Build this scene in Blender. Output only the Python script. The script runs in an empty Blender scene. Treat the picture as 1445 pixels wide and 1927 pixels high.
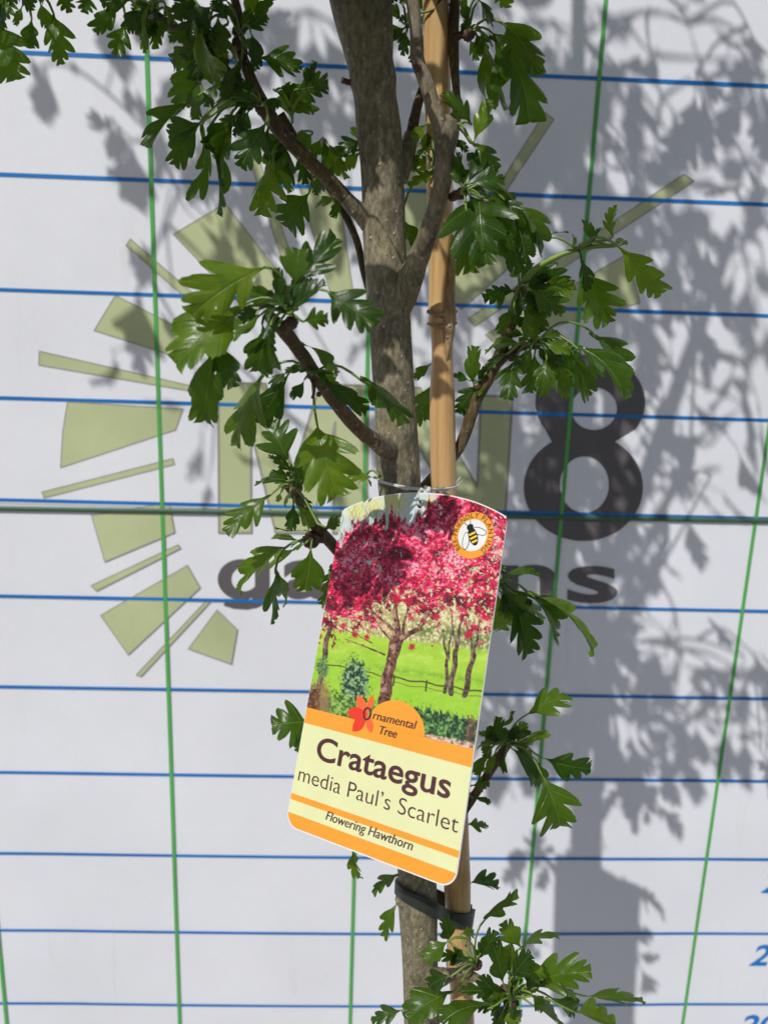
import bpy, bmesh, math, random
import numpy as np
from mathutils import Vector, Matrix, noise
from mathutils.geometry import tessellate_polygon

# ---------------------------------------------------------------- camera, sky, sun, exposure
sc = bpy.context.scene
COL = sc.collection
CAM = np.array([-0.00758769, -0.75382485, 2.77179245])
M = np.array([[0.9990461141896398, -0.029810155028486208, 0.031909502969472994],
              [0.024335672063457218, -0.22666250599038856, -0.9736692885386583],
              [0.03625792034578177, 0.9735170584203108, -0.2257208456852496]])
F = 1450.0
cam_d = bpy.data.cameras.new('camera')
cam = bpy.data.objects.new('camera', cam_d); COL.objects.link(cam); sc.camera = cam
cam.matrix_world = Matrix(((M[0][0], -M[1][0], -M[2][0], CAM[0]), (M[0][1], -M[1][1], -M[2][1], CAM[1]),
                           (M[0][2], -M[1][2], -M[2][2], CAM[2]), (0, 0, 0, 1)))
cam_d.sensor_fit = 'VERTICAL'; cam_d.sensor_height = 24; cam_d.lens = F / 1927 * 24
cam_d.clip_start = 0.01; cam_d.clip_end = 20000
cam_d.dof.use_dof = True; cam_d.dof.focus_distance = 0.355; cam_d.dof.aperture_fstop = 9.0

SUN = np.array([0.62, 1.0, -1.245]); SUN_U = SUN / np.linalg.norm(SUN)
w = bpy.data.worlds.new('World'); sc.world = w; w.use_nodes = True
wn = w.node_tree.nodes; bg = wn['Background']
sky = wn.new('ShaderNodeTexSky'); sky.sky_type = 'NISHITA'; sky.sun_disc = False
sky.sun_elevation = math.asin(-SUN_U[2]); sky.sun_rotation = math.atan2(-SUN[0], -SUN[1]) % (2 * math.pi)
sky.air_density = 1.0; sky.dust_density = 1.5; sky.ozone_density = 1.0
w.node_tree.links.new(sky.outputs[0], bg.inputs[0]); bg.inputs[1].default_value = 0.075
sd = bpy.data.lights.new('sun', 'SUN'); sd.energy = 4.0; sd.angle = math.radians(0.53); sd.color = (1, 0.975, 0.94)
so = bpy.data.objects.new('sun', sd); COL.objects.link(so)
so.rotation_euler = Vector(SUN_U).to_track_quat('-Z', 'Y').to_euler(); so.location = (-2, -3, 6)
sc.view_settings.view_transform = 'Standard'; sc.view_settings.look = 'None'
sc.view_settings.exposure = -0.2; sc.view_settings.gamma = 1
sc.render.engine = 'CYCLES'

# ---------------------------------------------------------------- helpers
rng = random.Random(7)
def ray(u, v): return M.T @ np.array([(u - 722.5) / F, (v - 963.5) / F, 1.0])
def at(u, v, Y=0.0):
    d = ray(u, v); return CAM + d * ((Y - CAM[1]) / d[1])
def proj(P):
    c = M @ (np.asarray(P) - CAM); return 722.5 + F * c[0] / c[2], 963.5 + F * c[1] / c[2], c[2]
def pxr(r, P): return r * proj(P)[2] / F            # pixel radius at a point -> metres
def lin(c):
    a = np.asarray(c, float) / 255.0
    return np.where(a <= .04045, a / 12.92, ((a + .055) / 1.055) ** 2.4)

def tag(o, label=None, cat=None, group=None, kind=None):
    if label: o['label'] = label
    if cat: o['category'] = cat
    if group: o['group'] = group
    if kind: o['kind'] = kind
    return o
def empty(name, loc):
    o = bpy.data.objects.new(name, None); COL.objects.link(o); o.location = Vector(loc); o.empty_display_size = .02; return o
def mobj(name, V, Fc, mat, parent=None, smooth=False, uv=None, origin=None):
    V = np.asarray(V, float).reshape(-1, 3)
    o0 = np.asarray(origin, float) if origin is not None else V.mean(0)
    me = bpy.data.meshes.new(name); me.from_pydata((V - o0).tolist(), [], [list(map(int, f)) for f in Fc])
    if smooth: me.polygons.foreach_set('use_smooth', [True] * len(me.polygons))
    if uv is not None:
        l = me.uv_layers.new(name='UVMap'); idx = np.zeros(len(me.loops), int); me.loops.foreach_get('vertex_index', idx)
        l.data.foreach_set('uv', np.asarray(uv, float)[idx].ravel())
    me.materials.append(mat); me.update()
    o = bpy.data.objects.new(name, me); COL.objects.link(o)
    if parent is not None:
        o.parent = parent; o.location = Vector(o0 - world_loc(parent))
    else: o.location = Vector(o0)
    return o
def world_loc(o):
    p = np.array(o.location)
    while o.parent is not None: o = o.parent; p = p + np.array(o.location)
    return p
def catmull(P, n):
    """smooth curve through points, tangents weighted by chord length so uneven spacing never overshoots"""
    P = np.asarray(P, float); k = len(P); out = []
    h = np.maximum(np.linalg.norm(np.diff(P[:, :3], axis=0), axis=1), 1e-6); D = np.diff(P, axis=0) / h[:, None]
    T = np.empty_like(P); T[0] = D[0]; T[-1] = D[-1]
    for i in range(1, k - 1): T[i] = (D[i - 1] * h[i] + D[i] * h[i - 1]) / (h[i] + h[i - 1])
    for i in range(n):
        s = i / (n - 1) * (k - 1); j = min(int(s), k - 2); t = s - j; t2 = t * t; t3 = t2 * t
        out.append((2 * t3 - 3 * t2 + 1) * P[j] + (t3 - 2 * t2 + t) * h[j] * T[j] + (3 * t2 - 2 * t3) * P[j + 1] + (t3 - t2) * h[j] * T[j + 1])
    return np.array(out)
def tube(P, R, segs=12, n=None, rough=0.0, nscale=60, cap=True):
    """swept tube; P points, R radii -> verts, faces"""
    P = np.asarray(P, float); R = np.asarray(R, float)
    n = n or len(P)
    Q = catmull(np.c_[P, R], n); P, R = Q[:, :3], np.maximum(Q[:, 3], 1e-4)
    T = np.gradient(P, axis=0); T /= np.linalg.norm(T, axis=1)[:, None] + 1e-12
    ref = np.array([1., 0, 0]) if abs(T[0][0]) < .8 else np.array([0, 1., 0])
    V = []; Fc = []
    for i in range(n):
        a = ref - T[i] * (ref @ T[i]); a /= np.linalg.norm(a); ref = a; b = np.cross(T[i], a)
        for j in range(segs):
            th = 2 * math.pi * j / segs; d = a * math.cos(th) + b * math.sin(th); r = R[i]
            if rough:
                q = Vector(P[i] + d * r) * nscale
                r *= 1 + rough * (noise.noise(Vector((q.x, q.y, q.z * .45))) + .5 * noise.noise(q * 2.7))
            V.append(P[i] + d * r)
    for i in range(n - 1):
        for j in range(segs):
            k = (j + 1) % segs; Fc.append((i * segs + j, i * segs + k, (i + 1) * segs + k, (i + 1) * segs + j))
    if cap: Fc.append(tuple(range(segs - 1, -1, -1))); Fc.append(tuple((n - 1) * segs + j for j in range(segs)))
    return V, Fc
def merge(*parts):
    V = []; Fc = []
    for v, f in parts:
        o = len(V); V += list(v); Fc += [tuple(i + o for i in q) for q in f]
    return V, Fc
def boxm(x0, x1, y0, y1, z0, z1):
    V = [(x, y, z) for z in (z0, z1) for y in (y0, y1) for x in (x0, x1)]
    return V, [(0, 2, 3, 1), (4, 5, 7, 6), (0, 1, 5, 4), (2, 6, 7, 3), (0, 4, 6, 2), (1, 3, 7, 5)]
def fill(*loops):
    """polygon with holes -> 2D verts, tri faces"""
    pts = [tuple(p) for l in loops for p in l]
    tri = tessellate_polygon([[Vector((p[0], p[1], 0)) for p in l] for l in loops])
    return np.array(pts, float), [tuple(t) for t in tri]
def ell(cx, cy, rx, ry, n=48, rot=0.0, a0=0.0, a1=2 * math.pi, closed=True):
    out = []
    for i in range(n if closed else n + 1):
        a = a0 + (a1 - a0) * i / n; x = rx * math.cos(a); y = ry * math.sin(a)
        out.append((cx + x * math.cos(rot) - y * math.sin(rot), cy + x * math.sin(rot) + y * math.cos(rot)))
    return out

# ---------------------------------------------------------------- materials
def new_mat(name):
    m = bpy.data.materials.new(name); m.use_nodes = True
    nt = m.node_tree; return m, nt, nt.nodes['Principled BSDF']
def N(nt, t, **k):
    n = nt.nodes.new(t)
    for a, b in k.items():
        if a.startswith('i_'): n.inputs[int(a[2:]) if a[2:].isdigit() else a[2:]].default_value = b
        else: setattr(n, a, b)
    return n
def ramp(nt, stops):
    r = nt.nodes.new('ShaderNodeValToRGB'); e = r.color_ramp.elements
    while len(e) < len(stops): e.new(.5)
    for i, (p, c) in enumerate(stops): e[i].position = p; e[i].color = (*c, 1) if len(c) == 3 else c
    return r
def simple(name, col, rough=.5, var=.08, scale=120, bump=0.0, spec=.5):
    m, nt, b = new_mat(name); L = nt.links.new
    tc = N(nt, 'ShaderNodeTexCoord'); g = N(nt, 'ShaderNodeNewGeometry')
    no = N(nt, 'ShaderNodeTexNoise'); no.inputs['Scale'].default_value = scale; no.inputs['Detail'].default_value = 5
    L(g.outputs['Position'], no.inputs['Vector'])
    c = np.array(col); r = ramp(nt, [(.3, tuple(c * (1 - var))), (.7, tuple(np.minimum(c * (1 + var), 1)))])
    L(no.outputs['Fac'], r.inputs[0]); L(r.outputs[0], b.inputs['Base Color'])
    b.inputs['Roughness'].default_value = rough; b.inputs['Specular IOR Level'].default_value = spec
    if bump:
        bp = N(nt, 'ShaderNodeBump'); bp.inputs['Strength'].default_value = bump; bp.inputs['Distance'].default_value = .0006
        L(no.outputs['Fac'], bp.inputs['Height']); L(bp.outputs[0], b.inputs['Normal'])
    return m

def board_mat(name, col, rough=.42, fade=.16):
    """printed vinyl sheet: fine canvas weave, slow waviness, faint grime"""
    m, nt, b = new_mat(name); L = nt.links.new
    g = N(nt, 'ShaderNodeNewGeometry')
    n1 = N(nt, 'ShaderNodeTexNoise'); n1.inputs['Scale'].default_value = 5; n1.inputs['Detail'].default_value = 6; n1.inputs['Roughness'].default_value = .6
    L(g.outputs['Position'], n1.inputs['Vector'])
    c = np.array(col); r = ramp(nt, [(.25, tuple(c * (1 - 1.2 * fade) + .02 * fade)), (.5, tuple(c)), (.75, tuple(np.minimum(c * (1 + fade) + .12 * fade, 1)))])
    L(n1.outputs['Fac'], r.inputs[0])
    mp = N(nt, 'ShaderNodeMapping'); mp.inputs['Scale'].default_value = (900, 60, 120); L(g.outputs['Position'], mp.inputs['Vector'])
    n3 = N(nt, 'ShaderNodeTexNoise'); n3.inputs['Scale'].default_value = 1; n3.inputs['Detail'].default_value = 2; L(mp.outputs[0], n3.inputs['Vector'])
    mx = N(nt, 'ShaderNodeMixRGB', blend_type='MULTIPLY'); mx.inputs[0].default_value = 1
    r3 = ramp(nt, [(.35, (.97, .97, .97)), (.65, (1, 1, 1))]); L(n3.outputs['Fac'], r3.inputs[0])
    L(r.outputs[0], mx.inputs[1]); L(r3.outputs[0], mx.inputs[2]); ms_ = N(nt, 'ShaderNodeMapping'); ms_.inputs['Scale'].default_value = (38, 38, 5); L(g.outputs['Position'], ms_.inputs['Vector'])
    n5 = N(nt, 'ShaderNodeTexNoise'); n5.inputs['Scale'].default_value = 1; n5.inputs['Detail'].default_value = 7; n5.inputs['Roughness'].default_value = .7; L(ms_.outputs[0], n5.inputs['Vector'])
    r5 = ramp(nt, [(.60, (1, 1, 1)), (.74, (.90, .895, .87))]); L(n5.outputs['Fac'], r5.inputs[0])
    n6 = N(nt, 'ShaderNodeTexNoise'); n6.inputs['Scale'].default_value = 220; n6.inputs['Detail'].default_value = 3; L(g.outputs['Position'], n6.inputs['Vector'])
    r6 = ramp(nt, [(.72, (1, 1, 1)), (.80, (.74, .72, .68))]); L(n6.outputs['Fac'], r6.inputs[0])
    m5 = N(nt, 'ShaderNodeMixRGB', blend_type='MULTIPLY'); m5.inputs[0].default_value = 1; L(mx.outputs[0], m5.inputs[1]); L(r5.outputs[0], m5.inputs[2])
    m6 = N(nt, 'ShaderNodeMixRGB', blend_type='MULTIPLY'); m6.inputs[0].default_value = 1; L(m5.outputs[0], m6.inputs[1]); L(r6.outputs[0], m6.inputs[2])
    L(m6.outputs[0], b.inputs['Base Color'])
    wv1 = N(nt, 'ShaderNodeTexWave', bands_direction='X'); wv1.inputs['Scale'].default_value = 260
    wv2 = N(nt, 'ShaderNodeTexWave', bands_direction='Z'); wv2.inputs['Scale'].default_value = 260
    L(g.outputs['Position'], wv1.inputs['Vector']); L(g.outputs['Position'], wv2.inputs['Vector'])
    ad = N(nt, 'ShaderNodeMath', operation='ADD'); L(wv1.outputs['Fac'], ad.inputs[0]); L(wv2.outputs['Fac'], ad.inputs[1])
    b1 = N(nt, 'ShaderNodeBump'); b1.inputs['Strength'].default_value = .12; b1.inputs['Distance'].default_value = .0002
    L(ad.outputs[0], b1.inputs['Height'])
    b2 = N(nt, 'ShaderNodeBump'); b2.inputs['Strength'].default_value = .5; b2.inputs['Distance'].default_value = .006
    n2 = N(nt, 'ShaderNodeTexNoise'); n2.inputs['Scale'].default_value = 3.5; n2.inputs['Detail'].default_value = 1
    L(g.outputs['Position'], n2.inputs['Vector']); L(n2.outputs['Fac'], b2.inputs['Height'])
    L(b1.outputs[0], b2.inputs['Normal']); L(b2.outputs[0], b.inputs['Normal'])
    b.inputs['Roughness'].default_value = rough; b.inputs['Specular IOR Level'].default_value = .3
    return m
BW = board_mat('vinyl_white', (.745, .755, .80), .42, .055)
BK = board_mat('print_khaki', (.47, .51, .285))
BD = board_mat('print_charcoal', (.115, .103, .108))
BO = board_mat('print_outline', (.30, .29, .25))
BB = board_mat('print_blue', (.008, .165, .50))
BG = board_mat('print_green', (.085, .38, .085))
BS = simple('seam_green', (.05, .11, .065), .45)

def leaf_mat():
    m, nt, b = new_mat('hawthorn_leaf'); L = nt.links.new
    uv = N(nt, 'ShaderNodeUVMap'); sp = N(nt, 'ShaderNodeSeparateXYZ'); L(uv.outputs[0], sp.inputs[0])
    oi = N(nt, 'ShaderNodeObjectInfo'); g = N(nt, 'ShaderNodeNewGeometry')
    # midrib and side veins from the leaf's own coordinates
    ab = N(nt, 'ShaderNodeMath', operation='ABSOLUTE'); L(sp.outputs[0], ab.inputs[0])
    mid = N(nt, 'ShaderNodeMapRange', interpolation_type='SMOOTHSTEP'); L(ab.outputs[0], mid.inputs[0])
    for i, v in ((1, .005), (2, .020), (3, 1), (4, 0)): mid.inputs[i].default_value = v
    ml = N(nt, 'ShaderNodeMath', operation='MULTIPLY'); L(sp.outputs[1], ml.inputs[0]); ml.inputs[1].default_value = 4
    fr = N(nt, 'ShaderNodeMath', operation='FRACT'); L(ml.outputs[0], fr.inputs[0])
    su = N(nt, 'ShaderNodeMath', operation='SUBTRACT'); L(fr.outputs[0], su.inputs[0]); su.inputs[1].default_value = .5
    a2 = N(nt, 'ShaderNodeMath', operation='ABSOLUTE'); L(su.outputs[0], a2.inputs[0])
    lat = N(nt, 'ShaderNodeMapRange', interpolation_type='SMOOTHSTEP'); L(a2.outputs[0], lat.inputs[0])
    for i, v in ((1, .008), (2, .034), (3, .8), (4, 0)): lat.inputs[i].default_value = v
    vein = N(nt, 'ShaderNodeMath', operation='MAXIMUM'); L(mid.outputs[0], vein.inputs[0]); L(lat.outputs[0], vein.inputs[1])
    no = N(nt, 'ShaderNodeTexNoise'); no.inputs['Scale'].default_value = 160; no.inputs['Detail'].default_value = 4
    L(g.outputs['Position'], no.inputs['Vector'])
    rc = ramp(nt, [(0, (.010, .029, .0022)), (.45, (.024, .060, .0032)), (.8, (.052, .102, .0045)), (1, (.115, .180, .008))])
    mixr = N(nt, 'ShaderNodeMath', operation='MULTIPLY_ADD'); L(oi.outputs['Random'], mixr.inputs[0]); mixr.inputs[1].default_value = .95
    n2 = N(nt, 'ShaderNodeMath', operation='MULTIPLY_ADD'); L(no.outputs['Fac'], n2.inputs[0]); n2.inputs[1].default_value = .5; n2.inputs[2].default_value = -.22
    L(n2.outputs[0], mixr.inputs[2]); L(mixr.outputs[0], rc.inputs[0])
    mx = N(nt, 'ShaderNodeMixRGB'); L(vein.outputs[0], mx.inputs[0]); L(rc.outputs[0], mx.inputs[1]); mx.inputs[2].default_value = (.13, .21, .04, 1)
    vf = N(nt, 'ShaderNodeMath', operation='MULTIPLY'); L(vein.outputs[0], vf.inputs[0]); vf.inputs[1].default_value = .5
    L(vf.outputs[0], mx.inputs[0]); L(mx.outputs[0], b.inputs['Base Color'])
    b.inputs['Roughness'].default_value = .32; b.inputs['Specular IOR Level'].default_value = .36
    bp = N(nt, 'ShaderNodeBump'); bp.inputs['Strength'].default_value = .55; bp.inputs['Distance'].default_value = .0008
    inv = N(nt, 'ShaderNodeMath', operation='MULTIPLY_ADD'); L(vein.outputs[0], inv.inputs[0]); inv.inputs[1].default_value = -1; 
    n3 = N(nt, 'ShaderNodeMath', operation='MULTIPLY'); L(no.outputs['Fac'], n3.inputs[0]); n3.inputs[1].default_value = .9
    L(n3.outputs[0], inv.inputs[2]); L(inv.outputs[0], bp.inputs['Height']); L(bp.outputs[0], b.inputs['Normal'])
    tr = N(nt, 'ShaderNodeBsdfTranslucent')
    rt = ramp(nt, [(0, (.07, .20, .006)), (1, (.27, .46, .018))]); L(mixr.outputs[0], rt.inputs[0])
    L(rt.outputs[0], tr.inputs[0]); L(bp.outputs[0], tr.inputs['Normal'])
    ms = N(nt, 'ShaderNodeMixShader'); ms.inputs[0].default_value = .33
    out = nt.nodes['Material Output']; L(b.outputs[0], ms.inputs[1]); L(tr.outputs[0], ms.inputs[2]); L(ms.outputs[0], out.inputs[0])
    return m
LEAF = leaf_mat()
PET = simple('petiole_green', (.15, .23, .035), .45)
SHOOT = simple('shoot_green', (.18, .28, .04), .45)

def bark(name, c0, c1, c2, spots, bstr=.6, fine=1.0):
    m, nt, b = new_mat(name); L = nt.links.new
    g = N(nt, 'ShaderNodeNewGeometry')
    mp = N(nt, 'ShaderNodeMapping'); mp.inputs['Scale'].default_value = (1, 1, .45); L(g.outputs['Position'], mp.inputs[0])
    n1 = N(nt, 'ShaderNodeTexNoise'); n1.inputs['Scale'].default_value = 520 * fine; n1.inputs['Detail'].default_value = 9; n1.inputs['Roughness'].default_value = .68
    L(mp.outputs[0], n1.inputs['Vector'])
    n2 = N(nt, 'ShaderNodeTexNoise'); n2.inputs['Scale'].default_value = 55; n2.inputs['Detail'].default_value = 6
    L(g.outputs['Position'], n2.inputs['Vector'])
    r1 = ramp(nt, [(.3, c0), (.52, c1), (.72, c2)]); L(n1.outputs['Fac'], r1.inputs[0])
    r2 = ramp(nt, [(.35, (.62, .62, .58)), (.5, (1, 1, .98)), (.68, (1.0, .97, .80))]); L(n2.outputs['Fac'], r2.inputs[0])
    mx = N(nt, 'ShaderNodeMixRGB', blend_type='MULTIPLY'); mx.inputs[0].default_value = 1; L(r1.outputs[0], mx.inputs[1]); L(r2.outputs[0], mx.inputs[2])
    vo = N(nt, 'ShaderNodeTexVoronoi'); vo.inputs['Scale'].default_value = 260
    L(g.outputs['Position'], vo.inputs['Vector'])
    sepc = N(nt, 'ShaderNodeSeparateColor'); L(vo.outputs['Color'], sepc.inputs[0])
    th = N(nt, 'ShaderNodeMath', operation='GREATER_THAN'); L(sepc.outputs[0], th.inputs[0]); th.inputs[1].default_value = .5
    ds = N(nt, 'ShaderNodeMapRange'); L(vo.outputs['Distance'], ds.inputs[0])
    for i, v in ((1, .08), (2, .24), (3, 1), (4, 0)): ds.inputs[i].default_value = v
    sp = N(nt, 'ShaderNodeMath', operation='MULTIPLY'); L(th.outputs[0], sp.inputs[0]); L(ds.outputs[0], sp.inputs[1])
    sf = N(nt, 'ShaderNodeMath', operation='MULTIPLY'); L(sp.outputs[0], sf.inputs[0]); sf.inputs[1].default_value = spots
    m2 = N(nt, 'ShaderNodeMixRGB'); L(sf.outputs[0], m2.inputs[0]); L(mx.outputs[0], m2.inputs[1]); m2.inputs[2].default_value = (.42, .38, .27, 1)
    L(m2.outputs[0], b.inputs['Base Color'])
    ad = N(nt, 'ShaderNodeMath', operation='MULTIPLY_ADD'); L(sp.outputs[0], ad.inputs[0]); ad.inputs[1].default_value = .5; L(n1.outputs['Fac'], ad.inputs[2])
    bp = N(nt, 'ShaderNodeBump'); bp.inputs['Strength'].default_value = bstr; bp.inputs['Distance'].default_value = .0012
    L(ad.outputs[0], bp.inputs['Height']); L(bp.outputs[0], b.inputs['Normal'])
    b.inputs['Roughness'].default_value = .62; b.inputs['Specular IOR Level'].default_value = .3
    return m
BARK = bark('trunk_bark', (.085, .072, .043), (.22, .19, .125), (.40, .355, .25), .9, .75)
TWIG = bark('branch_bark', (.040, .027, .017), (.105, .072, .028), (.21, .155, .10), .45)
GREYB = bark('grey_branch_bark', (.09, .072, .048), (.20, .165, .115), (.34, .29, .21), .5)
BUDM = simple('bud_scale', (.075, .032, .020), .6, .5, 900, .6)

def cane_mat():
    m, nt, b = new_mat('bamboo'); L = nt.links.new
    g = N(nt, 'ShaderNodeNewGeometry')
    mp = N(nt, 'ShaderNodeMapping'); mp.inputs['Scale'].default_value = (1, 1, .02); L(g.outputs['Position'], mp.inputs[0])
    n1 = N(nt, 'ShaderNodeTexNoise'); n1.inputs['Scale'].default_value = 700; n1.inputs['Detail'].default_value = 5; L(mp.outputs[0], n1.inputs['Vector'])
    r1 = ramp(nt, [(.3, (.48, .285, .11)), (.5, (.58, .355, .15)), (.75, (.64, .42, .20))]); L(n1.outputs['Fac'], r1.inputs[0])
    n2 = N(nt, 'ShaderNodeTexNoise'); n2.inputs['Scale'].default_value = 28; n2.inputs['Detail'].default_value = 8; n2.inputs['Roughness'].default_value = .7
    L(g.outputs['Position'], n2.inputs['Vector'])
    # grey-black weather mottling, heavier on the low part of the cane
    sx = N(nt, 'ShaderNodeSeparateXYZ'); L(g.outputs['Position'], sx.inputs[0])
    lo = N(nt, 'ShaderNodeMapRange'); L(sx.outputs[2], lo.inputs[0])
    for i, v in ((1, 2.50), (2, 2.58), (3, .55), (4, .0)): lo.inputs[i].default_value = v
    mr = ramp(nt, [(.46, (0, 0, 0)), (.62, (1, 1, 1))]); L(n2.outputs['Fac'], mr.inputs[0])
    mu = N(nt, 'ShaderNodeMath', operation='MULTIPLY'); L(mr.outputs[0], mu.inputs[0]); L(lo.outputs[0], mu.inputs[1])
    mx = N(nt, 'ShaderNodeMixRGB'); L(mu.outputs[0], mx.inputs[0]); L(r1.outputs[0], mx.inputs[1]); mx.inputs[2].default_value = (.09, .055, .03, 1)
    vo = N(nt, 'ShaderNodeTexNoise'); vo.inputs['Scale'].default_value = 900; L(g.outputs['Position'], vo.inputs['Vector'])
    vr = ramp(nt, [(.70, (0, 0, 0)), (.76, (.5, .5, .5))]); L(vo.outputs['Fac'], vr.inputs[0])
    m3 = N(nt, 'ShaderNodeMixRGB'); L(vr.outputs[0], m3.inputs[0]); L(mx.outputs[0], m3.inputs[1]); m3.inputs[2].default_value = (.2, .11, .05, 1)
    L(m3.outputs[0], b.inputs['Base Color']); b.inputs['Roughness'].default_value = .38; b.inputs['Specular IOR Level'].default_value = .45
    bp = N(nt, 'ShaderNodeBump'); bp.inputs['Strength'].default_value = .25; bp.inputs['Distance'].default_value = .0004
    L(n1.outputs['Fac'], bp.inputs['Height']); L(bp.outputs[0], b.inputs['Normal'])
    return m
CANE = cane_mat()
SCAR = bark('cane_scar', (.22, .13, .065), (.42, .28, .16), (.52, .38, .24), .1, .8)
CORD = simple('white_cord', (.62, .62, .60), .7, .2, 2500, .6)
RUBB = simple('rubber_strap', (.026, .033, .027), .5, .2, 300, .2)

# ---------------------------------------------------------------- lettering helper
def glyphs(body, offset=0.0, spacing=1.0):
    cu = bpy.data.curves.new('lettering', 'FONT'); cu.body = body; cu.size = 1; cu.resolution_u = 6; cu.fill_mode = 'FRONT'; cu.dimensions = '2D'
    cu.offset = offset; cu.space_character = spacing
    o = bpy.data.objects.new('lettering', cu); COL.objects.link(o)
    me = bpy.data.meshes.new_from_object(o.evaluated_get(bpy.context.evaluated_depsgraph_get()))
    V = np.array([v.co[:2] for v in me.vertices]); Fc = [tuple(p.vertices) for p in me.polygons]
    bpy.data.objects.remove(o); bpy.data.curves.remove(cu); bpy.data.meshes.remove(me)
    return V, Fc

# ---------------------------------------------------------------- setting
gm = simple('ground_grit', (.22, .21, .19), .9, .25, 14, .5)
g_ = mobj('ground', [(-6000, -6000, 0), (6000, -6000, 0), (6000, 6000, 0), (-6000, 6000, 0)], [(0, 1, 2, 3)], gm); tag(g_, kind='structure')

# height chart board: two printed sheets, seam, grid, sunburst logo, lettering, numerals
board = empty('height_chart', (0, 0, 0))
tag(board, 'white printed height chart with green and blue grid and sunburst logo behind the tree', 'height chart')
SEAM_Z = at(700, 964)[2]
mobj('sheet', *boxm(-1.3, 1.6, 0, .006, SEAM_Z, 4.0), BW, board)
mobj('sheet', *boxm(-1.3, 1.6, .0006, .006, 0.002, SEAM_Z - .0008), BW, board)
def zline(k): return 2.0 + .1 * k                    # 0 -> the 200 line
def sag(x, k):                                       # the print is a little stretched low down
    s = max(0., (4 - k) / 5.) ; return -.0045 * s * max(0., 1 - ((x - .03) / .36) ** 2) + .002 * s
def flat(V2, y): return [(p[0], -y, p[1]) for p in V2]
xs = np.linspace(-1.3, 1.6, 117)
for k in range(-9, 20):
    h = .0017; z = zline(k)
    V = []; Fc = []
    for i, x in enumerate(xs):
        s = sag(x, k) if -1 <= k <= 4 else 0
        hv = h * (1 + .10 * noise.noise(Vector((x * 9, k * 3.7, 0)))); V += [(x, -.0005, z + s - hv), (x, -.0005, z + s + hv)]
        if i: Fc.append((2 * i - 2, 2 * i, 2 * i + 1, 2 * i - 1))
    mobj('grid_line', V, Fc, BB, board)
for k in range(-6, 8):
    x = .2 * k; h = .0019
    mobj('grid_line', flat([(x - h, .002), (x + h, .002), (x + h, 3.995), (x - h, 3.995)], .0008), [(0, 1, 2, 3)], BG, board)
sv, sf = tube([at(-900, 938.5), at(0, 956), at(700, 967), at(1445, 979.5), at(2400, 998)], [.0026] * 5, 10, 30)
mobj('seam_strip', [(p[0], p[1] * .5 - .0016, p[2]) for p in sv], sf, BS, board, True)

def on_board(px): return [tuple(at(u, v)[[0, 2]]) for u, v in px]
def outlined(name, loops, mat, y=.00022, edge=.0011):
    """filled print with a thin darker keyline"""
    L3 = [on_board(l) for l in loops]
    V, Fc = fill(*L3); mobj(name, flat(V, y), Fc, mat, board)
    if edge:
        Vo = []; Fo = []
        for l in L3:
            P = np.array(l); n = len(P)
            for i in range(n):
                a, b = P[i], P[(i + 1) % n]; d = (b - a) / (np.linalg.norm(b - a) + 1e-9); q = np.array([-d[1], d[0]]) * edge * .5
                a2, b2 = a - d * edge * .4, b + d * edge * .4; o = len(Vo); Vo += [a2 - q, b2 - q, b2 + q, a2 + q]; Fo.append((o, o + 1, o + 2, o + 3))
        yy = [y + .00004 + .0000015 * (i // 4) for i in range(len(Vo))]
        mobj('logo_keyline', [(p[0], -t, p[1]) for p, t in zip(Vo, yy)], Fo, BO, board)
RAYS = [[(327, 441), (424, 383), (530, 520), (478, 600)], [(246, 450), (238, 462), (372, 580), (384, 570)],
        [(218, 556), (178, 622), (366, 682), (392, 645)], [(75, 661), (74, 687), (354, 735), (360, 726)],
        [(128, 756), (119, 812), (115, 880), (331, 809), (345, 770)], [(80, 926), (84, 937), (329, 874), (326, 863)],
        [(173, 970), (198, 1057), (329, 1002), (319, 946)], [(172, 1102), (182, 1112), (340, 1032), (336, 1025)],
        [(190, 1158), (242, 1232), (377, 1106), (353, 1064)], [(257, 1270), (266, 1273), (396, 1133), (386, 1133)],
        [(409, 1148), (447, 1185), (436, 1250), (355, 1221)], [(447, 228), (462, 222), (556, 505), (538, 512)],
        [(560, 340), (632, 325), (664, 548), (622, 552)], [(742, 262), (822, 275), (770, 560), (725, 555)],
        [(1025, 212), (1041, 225), (905, 430), (893, 420)], [(965, 385), (1031, 440), (868, 582), (830, 545)],
        [(1286, 328), (1305, 341), (893, 614), (880, 600)], [(1180, 478), (1203, 570), (931, 645), (913, 630)]]
for r_ in RAYS: outlined('logo_ray', [r_], BK)
outlined('logo_letter', [[(411, 721), (500, 722), (553, 885), (602, 724), (693, 726), (690, 1004), (627, 1003), (631, 795), (585, 1003), (519, 1002), (473, 812), (473, 1002), (413, 1002)]], BK, edge=.0024)
outlined('logo_letter', [[(722, 728), (790, 730), (898, 916), (905, 745), (964, 746), (948, 1005), (880, 1003), (787, 840), (782, 1004), (718, 1004)]], BK, edge=.0024)
def loop8(cx, cy, rx, ry, hx, hy, hrx, hry, name='logo_numeral'):
    outlined(name, [ell(cx, cy, rx, ry, 64), ell(hx, hy, hrx, hry, 48)], BD, y=.00018, edge=0)
outlined('logo_numeral', [[(x, y) for x, y in ell(1110, 757, 103, 90, 72, 0, math.radians(146), math.radians(394), False)] +
                          [(x, y) for x, y in ell(1097, 917, 112, 101, 72, 0, math.radians(-58), math.radians(238), False)],
                          ell(1117, 769, 43, 40, 48), ell(1099, 912, 46, 53, 48)], BD, edge=0)
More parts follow.
